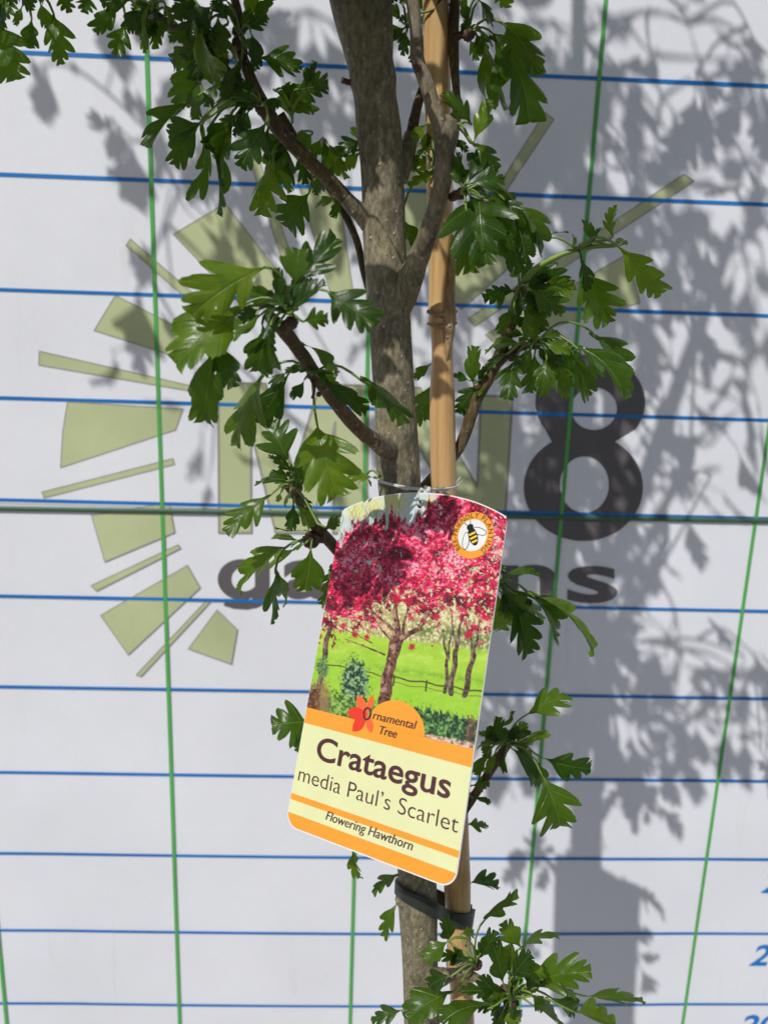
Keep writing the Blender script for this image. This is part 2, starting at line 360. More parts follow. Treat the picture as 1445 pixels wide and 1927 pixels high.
# lower-case word: each glyph fitted to its place on the sheet
def gpart(loops, y):
    V, Fc = fill(*[on_board(l) for l in loops]); return flat(V, y), Fc
mobj('logo_letter', *merge(gpart([ell(454, 1090, 44, 38, 48), ell(460, 1089, 25, 23.5, 40)], .00022), gpart([[(480, 1055), (507, 1056), (507, 1116), (480, 1116)]], .00024),
     gpart([[(507, 1114), (505, 1126), (498, 1136), (484, 1143), (464, 1146.5), (440, 1145), (421, 1139), (426, 1126), (442, 1130), (462, 1131.5), (474, 1128), (480, 1114)]], .00026)), BD, board)
for ch, x0, x1, yt, yb in (('a', 533, 622, 1054, 1127), ('r', 640, 700, 1056, 1128), ('d', 708, 800, 1030, 1130),
                           ('e', 816, 908, 1060, 1132), ('n', 944, 1046, 1063, 1131), ('s', 1067, 1161, 1065, 1135)):
    V, Fc = glyphs(ch, .018)
    lo, hi = V.min(0), V.max(0); s = (V - lo) / (hi - lo)
    P = on_board([(x0 + (x1 - x0) * a, yb + (yt - yb) * b) for a, b in s])
    mobj('logo_letter', flat(P, .00022), Fc, BD, board)
def numeral(txt, x, ztop, h):
    V, Fc = glyphs(txt, .02); lo = V.min(0); k = h / (V[:, 1].max() - lo[1])
    P = [(x + (p[0] - lo[0]) * k * 1.08 + (p[1] - lo[1]) * k * .25, ztop - h + (p[1] - lo[1]) * k) for p in V]
    mobj('measure_numeral', flat(P, .0003), Fc, BB, board)
for k in range(-8, 19): numeral(str(200 + 10 * k), .4695, zline(k) - .014, .030)

# ---------------------------------------------------------------- leaves
def outline(start, lobes):
    """lobes: (t0, t1, reach, sinus reach at its far end, teeth) -> stations along the midrib"""
    out = [(0, 0.), (start * .45, .035)]; prev = .09
    for li, (t0, t1, wp, ws, teeth) in enumerate(lobes):
        last = li == len(lobes) - 1; n = 11
        for i in range(n):
            u = i / (n if not last else n - 1); t = t0 + (t1 - t0) * u
            lo = prev + (ws - prev) * u; b = math.sin(math.pi * min(1, max(0, u))) ** (.62 if li else .8) if not last else (1 - u ** 2.6) ** .62 * min(1, .55 + u * 2.2)
            wv = lo + (wp - lo) * b if not last else max(prev * (1 - u) * .3, wp * b)
            if .2 < u < .97 and teeth: wv *= 1 - teeth * (i % 2)
            out.append((t, wv))
        prev = ws
    out[-1] = (1., 0.); return out
SHAPES = {'a': outline(.14, [(.14, .41, .52, .20, .028), (.43, .68, .43, .21, .034), (.70, 1, .30, 0, .05)]),
          'b': outline(.16, [(.16, .50, .50, .33, .028), (.515, .74, .42, .27, .034), (.755, 1, .32, 0, .05)]),
          'c': outline(.20, [(.20, .56, .38, .26, .028), (.575, .78, .335, .22, .034), (.795, 1, .27, 0, .05)]),
          'd': outline(.12, [(.12, .345, .52, .21, .028), (.35, .58, .47, .20, .034), (.595, .78, .36, .20, .034), (.795, 1, .26, 0, .05)])}
PEAK = {'a': [.27, .56, .80], 'b': [.35, .63, .84], 'c': [.40, .68, .86], 'd': [.21, .47, .69]}
NATW = {'a': .86, 'b': .84, 'c': .66, 'd': .92}
def blade(shape, seed, fold, curl, twist, detail=True):
    """leaf blade in its own frame: x across, y 0..1 along, z up; returns V, F, UV"""
    r = random.Random(seed); st = SHAPES[shape]; pk = PEAK[shape]
    ts = [p[0] for p in st]; cols = (0, .32, .68, 1.0) if detail else (0, 1.0)
    if not detail: st = st[::2] + ([st[-1]] if len(st) % 2 == 0 else []); ts = [p[0] for p in st]
    asym = {-1: 1 + r.uniform(-.12, .12), 1: 1 + r.uniform(-.12, .12)}
    jit = {s: [1 + r.uniform(-.035, .035) for _ in st] for s in (-1, 1)}
    lob = {s: [1 + r.uniform(-.22, .16) for _ in range(4)] for s in (-1, 1)}
    vmap = lambda t: float(np.interp(t, [0] + pk + [1], [0, .125, .375, .625, .95]))
    V = []; UV = []; Fc = []; ids = {}
    ph = r.uniform(0, 6)
    for i, (t, wd) in enumerate(st):
        a = math.radians(58 - 26 * t)
        for s in (-1, 1):
            li = min(range(len(pk)), key=lambda q: abs(pk[q] - t)); W = wd * asym[s] * jit[s][i] * lob[s][li]
            for j, c in enumerate(cols):
                if j == 0 and s == 1: ids[(i, 1, 0)] = ids[(i, -1, 0)]; continue
                x = s * c * W * math.sin(a); y = min(t + c * W * math.cos(a), 1.02)
                z = fold * abs(x) - .55 * x * x + .012 * math.cos(2 * math.pi * 4 * vmap(t)) * (c * (1.2 - c)) * -1.6
                z += .03 * math.sin(7 * y + ph + 3 * x) * c + .035 * math.sin(11 * t + ph * 2 + s) * c * c
                ids[(i, s, j)] = len(V); V.append([x, y, z]); UV.append((x, vmap(t)))
    for i in range(len(st) - 1):
        for s in (-1, 1):
            for j in range(len(cols) - 1):
                q = (ids[(i, s, j)], ids[(i, s, j + 1)], ids[(i + 1, s, j + 1)], ids[(i + 1, s, j)])
                Fc.append(q if s == 1 else q[::-1])
    V = np.array(V)
    # twist along the length, then bend into an arc whose chord runs base -> tip
    th = twist * V[:, 1]; x, z = V[:, 0].copy(), V[:, 2].copy()
    V[:, 0] = x * np.cos(th) - z * np.sin(th); V[:, 2] = x * np.sin(th) + z * np.cos(th)
    k = curl if abs(curl) > 1e-3 else 1e-3
    A = k * V[:, 1]; Rr = 1 / k
    y2 = (Rr + V[:, 2]) * np.sin(A); z2 = (Rr + V[:, 2]) * np.cos(A) - Rr
    V[:, 1], V[:, 2] = y2, z2
    ey, ez = Rr * math.sin(k), Rr * math.cos(k) - Rr; ln = math.hypot(ey, ez); c, s = ey / ln, ez / ln
    y3 = (V[:, 1] * c + V[:, 2] * s) / ln; z3 = (-V[:, 1] * s + V[:, 2] * c) / ln
    V[:, 1], V[:, 2] = y3, z3; V[:, 0] /= ln ** .5
    return V, Fc, np.array(UV)
def place(V, base, tip, nrm, k):
    base, tip = np.asarray(base), np.asarray(tip); ax = tip - base; Lg = np.linalg.norm(ax); ax = ax / Lg
    n = nrm - ax * (nrm @ ax); n /= np.linalg.norm(n) + 1e-9; x = np.cross(ax, n)
    return base + Lg * (V[:, :1] * k * x + V[:, 1:2] * ax + V[:, 2:3] * n)
UPL = np.array([-.25, -.35, .9])
def leaf_geo(base, tip, wr, shape, r, detail=True, curl=None):
    base, tip = np.asarray(base), np.asarray(tip); ax = tip - base; ax = ax / np.linalg.norm(ax)
    view = CAM - base; view = view / np.linalg.norm(view); n0 = view - ax * (view @ ax); n0 /= np.linalg.norm(n0)
    nat = NATW[shape]
    if wr >= .62 * nat: roll = math.radians(r.uniform(8, 24)); k = min(wr / nat / math.cos(roll), 1.6)
    else:
        k = max(.62, min(.9, wr / nat * 1.9)); roll = math.acos(max(.22, min(1, wr / (nat * k))))
    side = np.cross(ax, n0)
    cand = [n0 * math.cos(roll) + s * side * math.sin(roll) for s in (-1, 1)]
    cand.sort(key=lambda n: -(n @ UPL)); n = cand[0] if r.random() < .8 else cand[1]
    V, Fc, UV = blade(shape, r.random(), r.uniform(.0, .55), r.uniform(.2, 1.25) if curl is None else curl, r.uniform(-.5, .5), detail)
    return place(V, base, tip, n, k), Fc, UV

# ---------------------------------------------------------------- the tree
TY = -.39
tree = empty('hawthorn_tree', at(790, 1900, TY)[[0, 1]].tolist() + [0.0])
tag(tree, 'young hawthorn tree with grey trunk, cut side branches and lobed green leaves', 'tree')
def path(pts, Y0=TY):
    """pixel path (u, v, radius px, dY) -> points and radii"""
    P = []; R = []
    for q in pts:
        p = at(q[0], q[1], Y0 + (q[3] if len(q) > 3 else 0)); P.append(p); R.append(pxr(q[2], p))
    return P, R
P, R = path([(795, 1960, 34), (792, 1870, 33), (789, 1780, 34), (786, 1700, 37), (784, 1640, 36), (775, 1400, 37), (762, 1120, 39), (752, 920, 40), (748, 860, 41),
             (743, 760, 38.5), (738, 680, 39), (734, 620, 39.5), (732, 585, 40), (731, 572, 42.5), (730, 556, 41), (729, 535, 40.5), (724, 460, 40), (721, 370, 40), (718, 310, 40), (713, 245, 42),
             (704, 168, 41.5), (702, 152, 44.5), (700, 138, 43.5), (690, 85, 46), (677, 30, 49), (664, -30, 50), (645, -110, 47)])
base0 = np.array([P[0][0] + .035, TY, 0.0]); top1 = np.array([-.03, -.38, 3.15]); top2 = np.array([-.05, -.36, 3.55]); 
Pt = [base0, base0 * .5 + P[0] * .5 + [.004, 0, 0]] + P + [top1, top2]; Rt = [.016, .0125] + R + [.009, .005]
mobj('trunk', *tube(Pt, Rt, 48, 300, .022, 75), BARK, tree, True)
def limb(name, pts, mat=TWIG, n=40, rough=.09, segs=14, extra=None, ns=140):
    P, R = path(pts)
    if extra: P += [np.array(e[:3]) for e in extra]; R += [e[3] for e in extra]
    return mobj(name, *tube(P, R, segs, n, rough, ns), mat, tree, True)
# second leader fused to the trunk, forks, side branches
limb('branch', [(712, 190, 14, -.001), (714, 110, 25, -.0025), (713, 50, 27, -.003), (708, -20, 27), (706, -110, 24)], BARK, 60, .05, 24,
     [(.03, -.40, 3.12, .007), (.08, -.42, 3.4, .004)])
limb('branch', [(722, 436, 12, .006), (694, 411, 14, -.001), (668, 392, 14, -.006), (640, 360, 13.5, -.008), (605, 325, 13, -.012), (570, 293, 13, -.016), (530, 250, 14, -.02), (508, 220, 15, -.02), (495, 200, 15, -.02),
                (470, 142, 11, -.022), (452, 87, 10, -.02), (449, 30, 9, -.02), (440, -10, 8, -.02), (425, -90, 7, -.02)], TWIG, 90)
limb('branch', [(705, 560, 14, .012), (686, 515, 7, .012), (672, 455, 7, .012), (650, 405, 7.5, .014), (600, 322, 8, .014), (560, 268, 9, .012), (528, 214, 8, .008)], TWIG, 60)
limb('branch', [(500, 206, 12, -.02), (460, 165, 11, -.022), (410, 122, 11, -.022), (345, 68, 12, -.02), (293, 30, 11, -.02), (230, -25, 10, -.02), (110, -120, 8, -.02)], GREYB, 60)
limb('branch', [(740, 584, 14, .005), (760, 546, 19, -.002), (779, 506, 19, -.010), (800, 452, 18, -.019), (820, 395, 17, -.025), (832, 345, 17, -.028), (836, 290, 18, -.028), (840, 245, 23, -.028), (838, 225, 14, -.026)], GREYB, 80, .06, 20)
limb('branch', [(840, 268, 13, -.028), (828, 238, 15, -.03), (812, 190, 14.5, -.03), (800, 150, 14, -.03), (786, 115, 13, -.03), (783, 60, 12.5, -.03), (776, 0, 12.5, -.03), (765, -90, 11, -.03)], GREYB, 60, .06, 16,
     [(.05, -.42, 3.1, .004)])
limb('branch', [(838, 262, 13, -.026), (852, 232, 13, -.02), (860, 205, 8, -.008), (856, 140, 8, .004), (853, 70, 11, .008), (856, 0, 10, .008), (862, -90, 9, .008)], TWIG, 60, .08, 14, [(.09, -.38, 3.15, .004)])
limb('branch', [(752, 330, 14, .004), (768, 290, 13, .008), (774, 250, 11, .01), (786, 195, 9, .012), (800, 150, 8, .016), (806, 60, 7, .02)], TWIG, 50)
limb('branch', [(768, 872, 13, .006), (738, 850, 14.5, -.005), (708, 832, 14.5, -.02), (680, 812, 14.5, -.032), (640, 768, 13.5, -.05), (600, 714, 13, -.066), (560, 655, 13, -.08), (530, 618, 13.5, -.088), (508, 596, 12, -.092)], TWIG, 70, .1)
limb('branch', [(764, 1190, 14, 0), (700, 1105, 11, .02), (630, 1030, 11, .024), (595, 990, 11, .016), (570, 950, 11, .006), (546, 914, 11.5, -.002)], TWIG, 50, .1)
limb('branch', [(765, 960, 14, .008), (806, 908, 10, .016), (862, 845, 11, .016), (898, 748, 12, .014), (926, 698, 12, .012), (948, 648, 11.5, .01), (970, 578, 11, .006), (979, 540, 9, .004)], TWIG, 60, .1)
limb('branch', [(905, 738, 7, .012), (940, 682, 8, .01), (975, 656, 8, .006), (1010, 644, 7, .002)], TWIG, 30, .12)
limb('branch', [(978, 545, 7, .004), (1005, 508, 6, 0), (1050, 482, 5, -.004), (1080, 470, 4.5, -.006)], SHOOT, 24, .03, 10)
limb('twig', [(1078, 471, 4.6, -.006), (1120, 464, 4.4, -.008), (1162, 461, 3.6, -.01), (1180, 457, 2, -.01)], PET, 20, .03, 10)
limb('branch', [(788, 1640, 13, .0), (830, 1590, 9, .006), (885, 1508, 8.5, .008), (925, 1446, 8.5, .004), (968, 1379, 8, 0)], TWIG, 50, .1)
limb('branch', [(795, 1850, 16, .0), (832, 1838, 12, -.02), (872, 1826, 9, -.028), (897, 1812, 9, -.03)], GREYB, 30, .15)
limb('branch', [(872, 1826, 8, -.028), (915, 1852, 9, -.03), (955, 1878, 10, -.034)], GREYB, 30, .15)
limb('branch', [(849, 372, 8, -.024), (862, 366, 10, -.028), (872, 363, 9, -.03)], BUDM, 16, .3)
limb('branch', [(853, 76, 8, .006), (866, 66, 8, .004), (880, 66, 8, .002)], BUDM, 16, .3)
limb('twig', [(684, 157, 9, .001), (658, 155, 5.5, -.001), (643, 151, 6.5, -.002)], BUDM, 16, .25)
limb('twig', [(586, 706, 7, -.07), (592, 735, 3, -.072), (588, 750, 4, -.072)], BUDM, 14, .3)
# bark collars where branches leave the trunk
def lump(u, v, r, dY, mat, flat_=(1, 1, 1), name='bark_collar', parent=None):
    c = at(u, v, TY + dY); rr = pxr(r, c); bm = bmesh.new(); bmesh.ops.create_icosphere(bm, subdivisions=3, radius=1)
    V = []
    for q in bm.verts:
        d = q.co.normalized(); k = 1 + .28 * noise.noise(d * 2.3 + Vector((u, v, 0))) + .14 * noise.noise(d * 6 + Vector((v, u, 3)))
        V.append(c + np.array([d.x * flat_[0], d.y * flat_[1], d.z * flat_[2]]) * rr * k)
    Fc = [[q.index for q in f.verts] for f in bm.faces]; bm.free()
    return mobj(name, V, Fc, mat, parent or tree, True)
def collar(pts, mat=BARK): limb('bark_collar', pts, mat, 30, .10, 20, None, 230)
collar([(730, 440, 30, .004), (705, 420, 28, .001), (684, 404, 20, -.003), (664, 388, 15.5, -.0065), (650, 372, 13.8, -.0078)])
collar([(762, 870, 28, .003), (742, 854, 25, -.003), (722, 841, 19, -.012), (703, 828, 15.6, -.022), (692, 820, 14.6, -.027)])
collar([(738, 592, 30, .004), (752, 562, 31, -.001), (768, 530, 26, -.0065), (786, 490, 20.5, -.013), (796, 462, 18.2, -.0175)])
collar([(744, 330, 26, .003), (757, 300, 22, .006), (768, 276, 16, .0085), (773, 252, 12, .01)])
collar([(800, 1848, 24, .0), (820, 1841, 19, -.012), (842, 1835, 12.5, -.021)])
collar([(770, 1700, 20, -.001), (757, 1694, 14, -.003), (748, 1690, 7, -.004)])
lump(840, 246, 22, -.028, GREYB, (1, .8, .9))
for u, v, r, dY in ((548, 607, 13, -.092), (585, 706, 8, -.072), (556, 918, 13, -.004), (586, 1016, 16, .014), (604, 1013, 9, .016), (495, 202, 16, -.022), (452, 82, 15, -.022), (455, 100, 12, -.02), (448, 60, 11, -.02),
                    (470, 195, 11, -.022), (868, 364, 11, -.03), (882, 66, 11, 0.), (978, 548, 10, .004), (1006, 646, 12, .002), (962, 668, 10, .006), (896, 1814, 11, -.032), (962, 1884, 15, -.036), (950, 1862, 10, -.036), (898, 728, 8, .01), (955, 1400, 9, -.002), (600, 742, 5, -.07), (786, 128, 8, -.04), (778, 228, 9, .004)):
    lump(u, v, r, dY, BUDM, name='bud')

# leaves seen in the photograph: node (u, v), dY, then base, tip, width ratio, shape[, tip dY]
CL = [
 ((545, 590), -.094, [(498, 503, 364, 590, .72, 'd', -.004), (458, 574, 334, 684, .66, 'b', -.012), (411, 638, 386, 790, .5, 'c'), (407, 640, 438, 728, .55, 'c'), (495, 589, 426, 640, .62, 'b'), (507, 618, 487, 698, .98, 'b'),
   (534, 576, 460, 545, .52, 'c'), (534, 578, 521, 505, .42, 'c'), (555, 538, 634, 450, .60, 'a'), (555, 540, 562, 470, .85, 'b'), (547, 589, 613, 536, .5, 'a'), (550, 585, 590, 528, .5, 'c'), (614, 547, 704, 612, .98, 'd', -.008), (570, 605, 616, 600, 1.05, 'a'), (530, 600, 470, 660, .4, 'c'), (560, 580, 540, 540, .5, 'c')]),
 ((586, 704), -.074, [(508, 697, 446, 838, .42, 'a'), (544, 702, 488, 796, .5, 'b'), (603, 710, 690, 773, .42, 'c'), (677, 714, 760, 797, .40, 'b', -.012), (567, 644, 635, 702, .24, 'c'), (580, 692, 538, 698, .45, 'c'), (597, 800, 634, 932, .95, 'd', -.01), (600, 700, 640, 726, .4, 'c'), (575, 712, 545, 745, .4, 'b')]),
 ((557, 918), -.006, [(544, 868, 511, 795, 1.0, 'a', .004), (569, 908, 591, 853, .42, 'c'), (543, 905, 482, 911, .4, 'a'), (545, 896, 510, 893, .6, 'c'), (509, 932, 426, 1001, .62, 'd', -.01), (552, 948, 545, 996, .6, 'b'), (557, 946, 584, 992, .55, 'c'), (529, 926, 523, 944, .6, 'c'), (547, 922, 537, 954, .45, 'a'), (563, 925, 545, 880, .3, 'c'), (568, 920, 580, 880, .3, 'c'), (612, 992, 639, 980, .75, 'b')]),
 ((716, 897), -.012, [(708, 900, 655, 896, .28, 'a'), (690, 898, 698, 915, .3, 'c')]),
 ((588, 1018), .012, [(565, 1020, 514, 1011, .26, 'c'), (558, 1021, 449, 1110, .26, 'a'), (518, 1070, 513, 1168, .36, 'a'), (520, 1072, 536, 1138, .35, 'c'), (585, 1032, 573, 1109, 1.0, 'b'), (578, 998, 520, 992, .16, 'c'), (560, 1030, 510, 1070, .28, 'c'), (575, 1022, 552, 1036, .4, 'c'), (600, 1010, 618, 990, .4, 'c')]),
 ((655, 1060), .026, [(650, 1065, 606, 1138, .55, 'd'), (640, 1050, 622, 1080, .5, 'c')]),
 ((20, -40), -.02, [(-4, 44, 30, 150, .98, 'd'), (60, 34, 60, 92, .5, 'c'), (102, 27, 115, 121, .78, 'd'), (76, 2, 90, 52, .7, 'b'), (17, -8, 8, 38, .9, 'd'), (44, 9, 30, 47, .5, 'c'), (118, -10, 132, 24, 1.0, 'a'), (40, -20, 60, 20, .8, 'b')]),
 ((210, -30), -.02, [(166, -10, 160, 25, 1.0, 'a'), (224, 12, 182, 62, .6, 'b'), (252, 0, 192, 6, .6, 'b'), (236, 48, 219, 106, .55, 'a'), (240, -10, 200, -20, .7, 'b')]),
 ((288, 28), -.026, [(277, 16, 240, 56, .6, 'b'), (266, 46, 271, 82, .62, 'a'), (297, 42, 293, 92, .6, 'a'), (288, 4, 276, 98, .2, 'c'), (290, 10, 250, 20, .6, 'b'), (310, 5, 330, 45, .7, 'a'), (300, -10, 280, 30, .7, 'b'), (318, 40, 300, 70, .4, 'c')]),
 ((385, 75), -.03, [(376, 95, 326, 122, .85, 'b'), (376, 121, 334, 197, .72, 'b'), (379, 46, 416, 152, .34, 'c', -.01), (379, 130, 370, 224, .26, 'c'), (408, 156, 389, 200, .6, 'b'), (400, 10, 345, 60, .8, 'd'), (390, 20, 330, 20, .8, 'd'), (420, 60, 350, 100, .7, 'd'), (430, 70, 390, 150, .7, 'b'), (410, 30, 420, 100, .7, 'b'), (360, -5, 340, 40, .9, 'd'), (370, 60, 320, 75, .7, 'b'), (430, 40, 400, 0, .8, 'd'), (440, 110, 400, 130, .6, 'b'), (400, 90, 360, 150, .6, 'a'), (445, 120, 425, 185, .5, 'b')]),
 ((452, 70), -.026, [(418, 8, 442, 31, .8, 'a'), (469, 47, 512, -2, .45, 'c'), (468, 46, 478, -14, .55, 'c'), (471, 55, 484, 130, .6, 'b'), (489, 107, 568, 130, .72, 'd'), (430, 5, 410, -10, .8, 'a'), (462, 60, 460, 25, .5, 'c'), (470, 90, 492, 88, .7, 'a'), (455, 110, 440, 150, .5, 'b'), (480, 120, 478, 128, .8, 'a')]),
 ((550, 215), -.012, [(556, 169, 617, 160, .85, 'd'), (550, 232, 537, 162, .7, 'b'), (515, 169, 592, 211, .36, 'a'), (575, 170, 592, 116, .55, 'c'), (540, 205, 585, 205, .5, 'b')]),
 ((490, 198), -.03, [(489, 193, 526, 200, .38, 'c'), (452, 200, 414, 160, .6, 'b'), (362, 190, 285, 278, .36, 'a', -.01), (379, 230, 320, 254, .65, 'b'), (376, 232, 329, 310, .58, 'b'), (382, 232, 356, 376, .2, 'a'), (390, 262, 409, 401, .24, 'c'), (443, 224, 394, 280, .72, 'b'), (437, 234, 417, 350, .38, 'a'), (501, 230, 453, 314, .86, 'd'), (505, 232, 502, 300, .42, 'c'), (450, 215, 420, 232, .5, 'b'), (460, 200, 400, 205, .35, 'b'), (430, 225, 410, 300, .4, 'b'), (470, 170, 440, 190, .5, 'b'), (460, 170, 430, 140, .6, 'b')]),
 ((555, 262), -.006, [(530, 256, 500, 275, .8, 'a'), (532, 258, 517, 336, .62, 'b'), (536, 262, 545, 347, .6, 'b'), (512, 299, 491, 404, .34, 'a'), (516, 312, 545, 362, .5, 'b'), (588, 252, 558, 275, .8, 'b'), (582, 362, 541, 428, 1.1, 'd'), (560, 290, 575, 345, .6, 'a')]),
 ((610, 335), .012, [(608, 259, 626, 332, .58, 'b'), (606, 260, 588, 303, .5, 'c'), (612, 262, 652, 336, .46, 'a'), (679, 266, 631, 290, .9, 'd'), (672, 262, 662, 240, .7, 'a'), (636, 372, 597, 388, .5, 'b'), (640, 375, 626, 409, .55, 'b'), (680, 285, 650, 318, .6, 'b')]),
 ((765, 50), .012, [(759, 44, 732, 14, .5, 'c'), (762, 52, 726, 72, .75, 'b'), (766, 58, 758, 104, .85, 'a'), (792, 72, 803, 124, .95, 'd'), (796, 80, 774, 118, .6, 'b'), (796, -12, 803, 42, 1.1, 'd'), (815, 18, 842, -2, .8, 'b'), (740, -10, 735, 6, 1.0, 'a'), (770, -10, 755, 8, .8, 'a')]),
 ((880, 66), .0, [(881, 46, 871, -4, .5, 'c'), (898, -6, 926, 50, .5, 'a'), (948, 46, 1012, 138, .84, 'd', -.01), (910, 66, 955, 202, .5, 'a'), (919, 72, 993, 228, .46, 'a', -.008), (881, 73, 897, 113, .65, 'a'), (879, 60, 869, 44, .7, 'c'), (934, -12, 956, 15, .9, 'a'), (926, 62, 962, 108, .7, 'b')]),
 ((858, 235), -.028, [(886, 232, 838, 176, .62, 'd'), (890, 270, 920, 188, .58, 'b'), (858, 262, 877, 286, .65, 'b'), (890, 272, 936, 318, .42, 'a'), (850, 225, 845, 172, .3, 'c')]),
 ((868, 364), -.034, [(881, 343, 916, 286, .78, 'b'), (884, 345, 948, 340, .66, 'd'), (872, 346, 864, 288, .55, 'b'), (870, 350, 852, 320, .6, 'b'), (902, 368, 915, 497, .98, 'd', -.012), (906, 372, 968, 376, .55, 'b'), (877, 396, 884, 511, .62, 'b'), (941, 400, 978, 512, .6, 'b'), (968, 380, 1018, 476, .48, 'a'), (962, 390, 989, 494, .55, 'b'), (930, 390, 960, 470, .7, 'b'), (890, 355, 935, 320, .5, 'b'), (945, 372, 990, 420, .6, 'd')]),
 ((815, 318), .006, [(816, 322, 784, 300, .85, 'a'), (815, 328, 770, 350, .62, 'a'), (803, 232, 777, 264, .75, 'b'), (806, 240, 800, 290, .6, 'b'), (760, 414, 783, 462, .6, 'c'), (786, 285, 779, 323, .5, 'b')]),
 ((977, 545), .0, [(956, 552, 910, 562, .95, 'a'), (978, 524, 960, 512, .7, 'b'), (990, 503, 1076, 535, .62, 'd'), (1012, 520, 1050, 570, .62, 'd', -.012), (1016, 530, 1080, 534, .36, 'a', -.012), (998, 546, 1058, 590, .72, 'd'), (990, 566, 1024, 622, .66, 'b'), (984, 580, 1005, 638, .7, 'b'), (960, 580, 940, 628, .55, 'b'), (985, 545, 1030, 520, .7, 'b'), (975, 535, 1000, 495, .5, 'b'), (970, 590, 990, 620, .6, 'b'), (1000, 560, 1020, 600, .8, 'd')]),
 ((1085, 468), -.008, [(1101, 510, 1146, 606, .86, 'd'), (1163, 464, 1241, 551, .56, 'd'), (1152, 446, 1157, 387, .5, 'd'), (1022, 447, 1066, 438, .14, 'c'), (1150, 462, 1178, 456, .3, 'c'), (1074, 470, 1078, 444, .2, 'c')]),
 ((1008, 646), -.004, [(985, 647, 914, 662, .46, 'b'), (956, 665, 918, 692, .42, 'b'), (970, 676, 956, 750, .66, 'd', -.014), (1006, 664, 995, 738, .72, 'd'), (1028, 674, 1021, 746, .62, 'd'), (1039, 674, 1068, 748, .62, 'd'), (1076, 662, 1107, 745, .5, 'b'), (1084, 654, 1174, 748, .46, 'd', -.012), (1111, 623, 1188, 702, .42, 'a'), (1021, 643, 1072, 664, .62, 'b'), (1018, 636, 1050, 624, .6, 'b'), (988, 632, 958, 626, .65, 'b'), (1080, 650, 1140, 700, .4, 'b'), (1000, 650, 975, 700, .6, 'b'), (1050, 655, 1090, 705, .7, 'd'), (1010, 650, 1045, 690, .6, 'b')]),
 ((896, 726), .008, [(891, 722, 895, 653, .55, 'b'), (898, 720, 915, 690, .6, 'b'), (900, 722, 862, 774, .75, 'd'), (884, 716, 852, 706, .6, 'b'), (900, 730, 905, 742, .9, 'a')]),
 ((815, 705), .03, [(812, 684, 780, 712, .62, 'b'), (812, 726, 782, 800, .62, 'd'), (815, 730, 806, 790, .5, 'b')]),
 ((928, 1100), .0, [(938, 1096, 1013, 1085, .36, 'b'), (944, 1098, 1021, 1166, .36, 'a'), (968, 1128, 992, 1232, .72, 'd'), (990, 1114, 1046, 1198, .45, 'd'), (994, 1114, 1112, 1224, .15, 'a'), (932, 1112, 945, 1184, .75, 'b'), (938, 1108, 960, 1166, .62, 'b'), (938, 1060, 948, 1080, .6, 'b'), (945, 1110, 985, 1150, .6, 'b'), (935, 1055, 944, 1042, .6, 'b')]),
 ((955, 1400), -.004, [(992, 1344, 1068, 1310, .76, 'a'), (972, 1400, 988, 1360, .62, 'b'), (976, 1396, 1024, 1372, .36, 'c'), (962, 1408, 1013, 1446, .6, 'b'), (1020, 1426, 1111, 1446, .66, 'a'), (1018, 1456, 1053, 1555, .86, 'a'), (945, 1386, 902, 1380, .5, 'b'), (940, 1400, 899, 1406, .42, 'b'), (933, 1412, 914, 1453, .42, 'c'), (918, 1416, 896, 1458, .5, 'b'), (951, 1422, 943, 1450, .65, 'b'), (940, 1372, 966, 1339, .2, 'c'), (905, 1400, 936, 1350, .42, 'b'), (948, 1390, 925, 1370, .6, 'b'), (930, 1400, 910, 1425, .6, 'b')]),
 ((886, 1502), .008, [(888, 1478, 920, 1476, .9, 'a'), (888, 1500, 922, 1511, .35, 'c'), (878, 1552, 916, 1553, .7, 'a'), (880, 1662, 936, 1667, .45, 'a')]),
 ((620, 1360), -.01, [(584, 1358, 512, 1366, 1.3, 'a', -.005), (580, 1362, 558, 1414, .6, 'c')]),
 ((756, 1690), -.008, [(752, 1645, 703, 1684, .5, 'a'), (746, 1700, 724, 1763, .62, 'a'), ]),
 ((690, 1585), -.02, [(665, 1598, 680, 1652, .22, 'a'), (664, 1600, 668, 1624, .4, 'c')]),
 ((775, 1890), -.008, [(758, 1900, 699, 1922, .6, 'a')]),
 ((895, 1816), -.036, [(843, 1770, 798, 1806, .8, 'b'), (845, 1772, 835, 1728, .6, 'c'), (872, 1803, 828, 1795, .55, 'a'), (912, 1731, 974, 1683, .22, 'a'), (903, 1796, 932, 1752, .5, 'b'), (868, 1757, 891, 1755, 1.0, 'a'), (852, 1866, 768, 1918, .66, 'b', -.01), (850, 1836, 808, 1856, .75, 'b'), (890, 1826, 878, 1840, .6, 'a')]),
 ((962, 1882), -.042, [(947, 1852, 926, 1777, .66, 'b'), (980, 1783, 946, 1736, .75, 'b'), (980, 1783, 1050, 1762, .45, 'a'), (962, 1840, 998, 1795, .62, 'b'), (1001, 1849, 1110, 1829, .56, 'd', -.01), (1097, 1874, 1208, 1887, .42, 'a'), (1076, 1903, 1156, 1930, .5, 'a'), (931, 1866, 865, 1866, .62, 'd'), (926, 1895, 832, 1926, .42, 'b'), (960, 1892, 968, 1938, .85, 'a'), (1001, 1891, 1052, 1932, .5, 'd'), (1030, 1858, 1082, 1874, .45, 'b'), (985, 1800, 1015, 1843, .62, 'b'), (950, 1894, 930, 1942, .5, 'b'), (975, 1850, 985, 1800, .5, 'b'), (940, 1870, 905, 1836, .5, 'b'), (1000, 1870, 1020, 1900, .6, 'b'), (970, 1830, 955, 1780, .6, 'b'), (955, 1870, 920, 1880, .5, 'd'), (1010, 1880, 1035, 1905, .6, 'a')]),
]
rl = random.Random(21)
def in_front_ok(u, v): return not (560 < u < 940 and 925 < v < 1660)
nleaf = 0
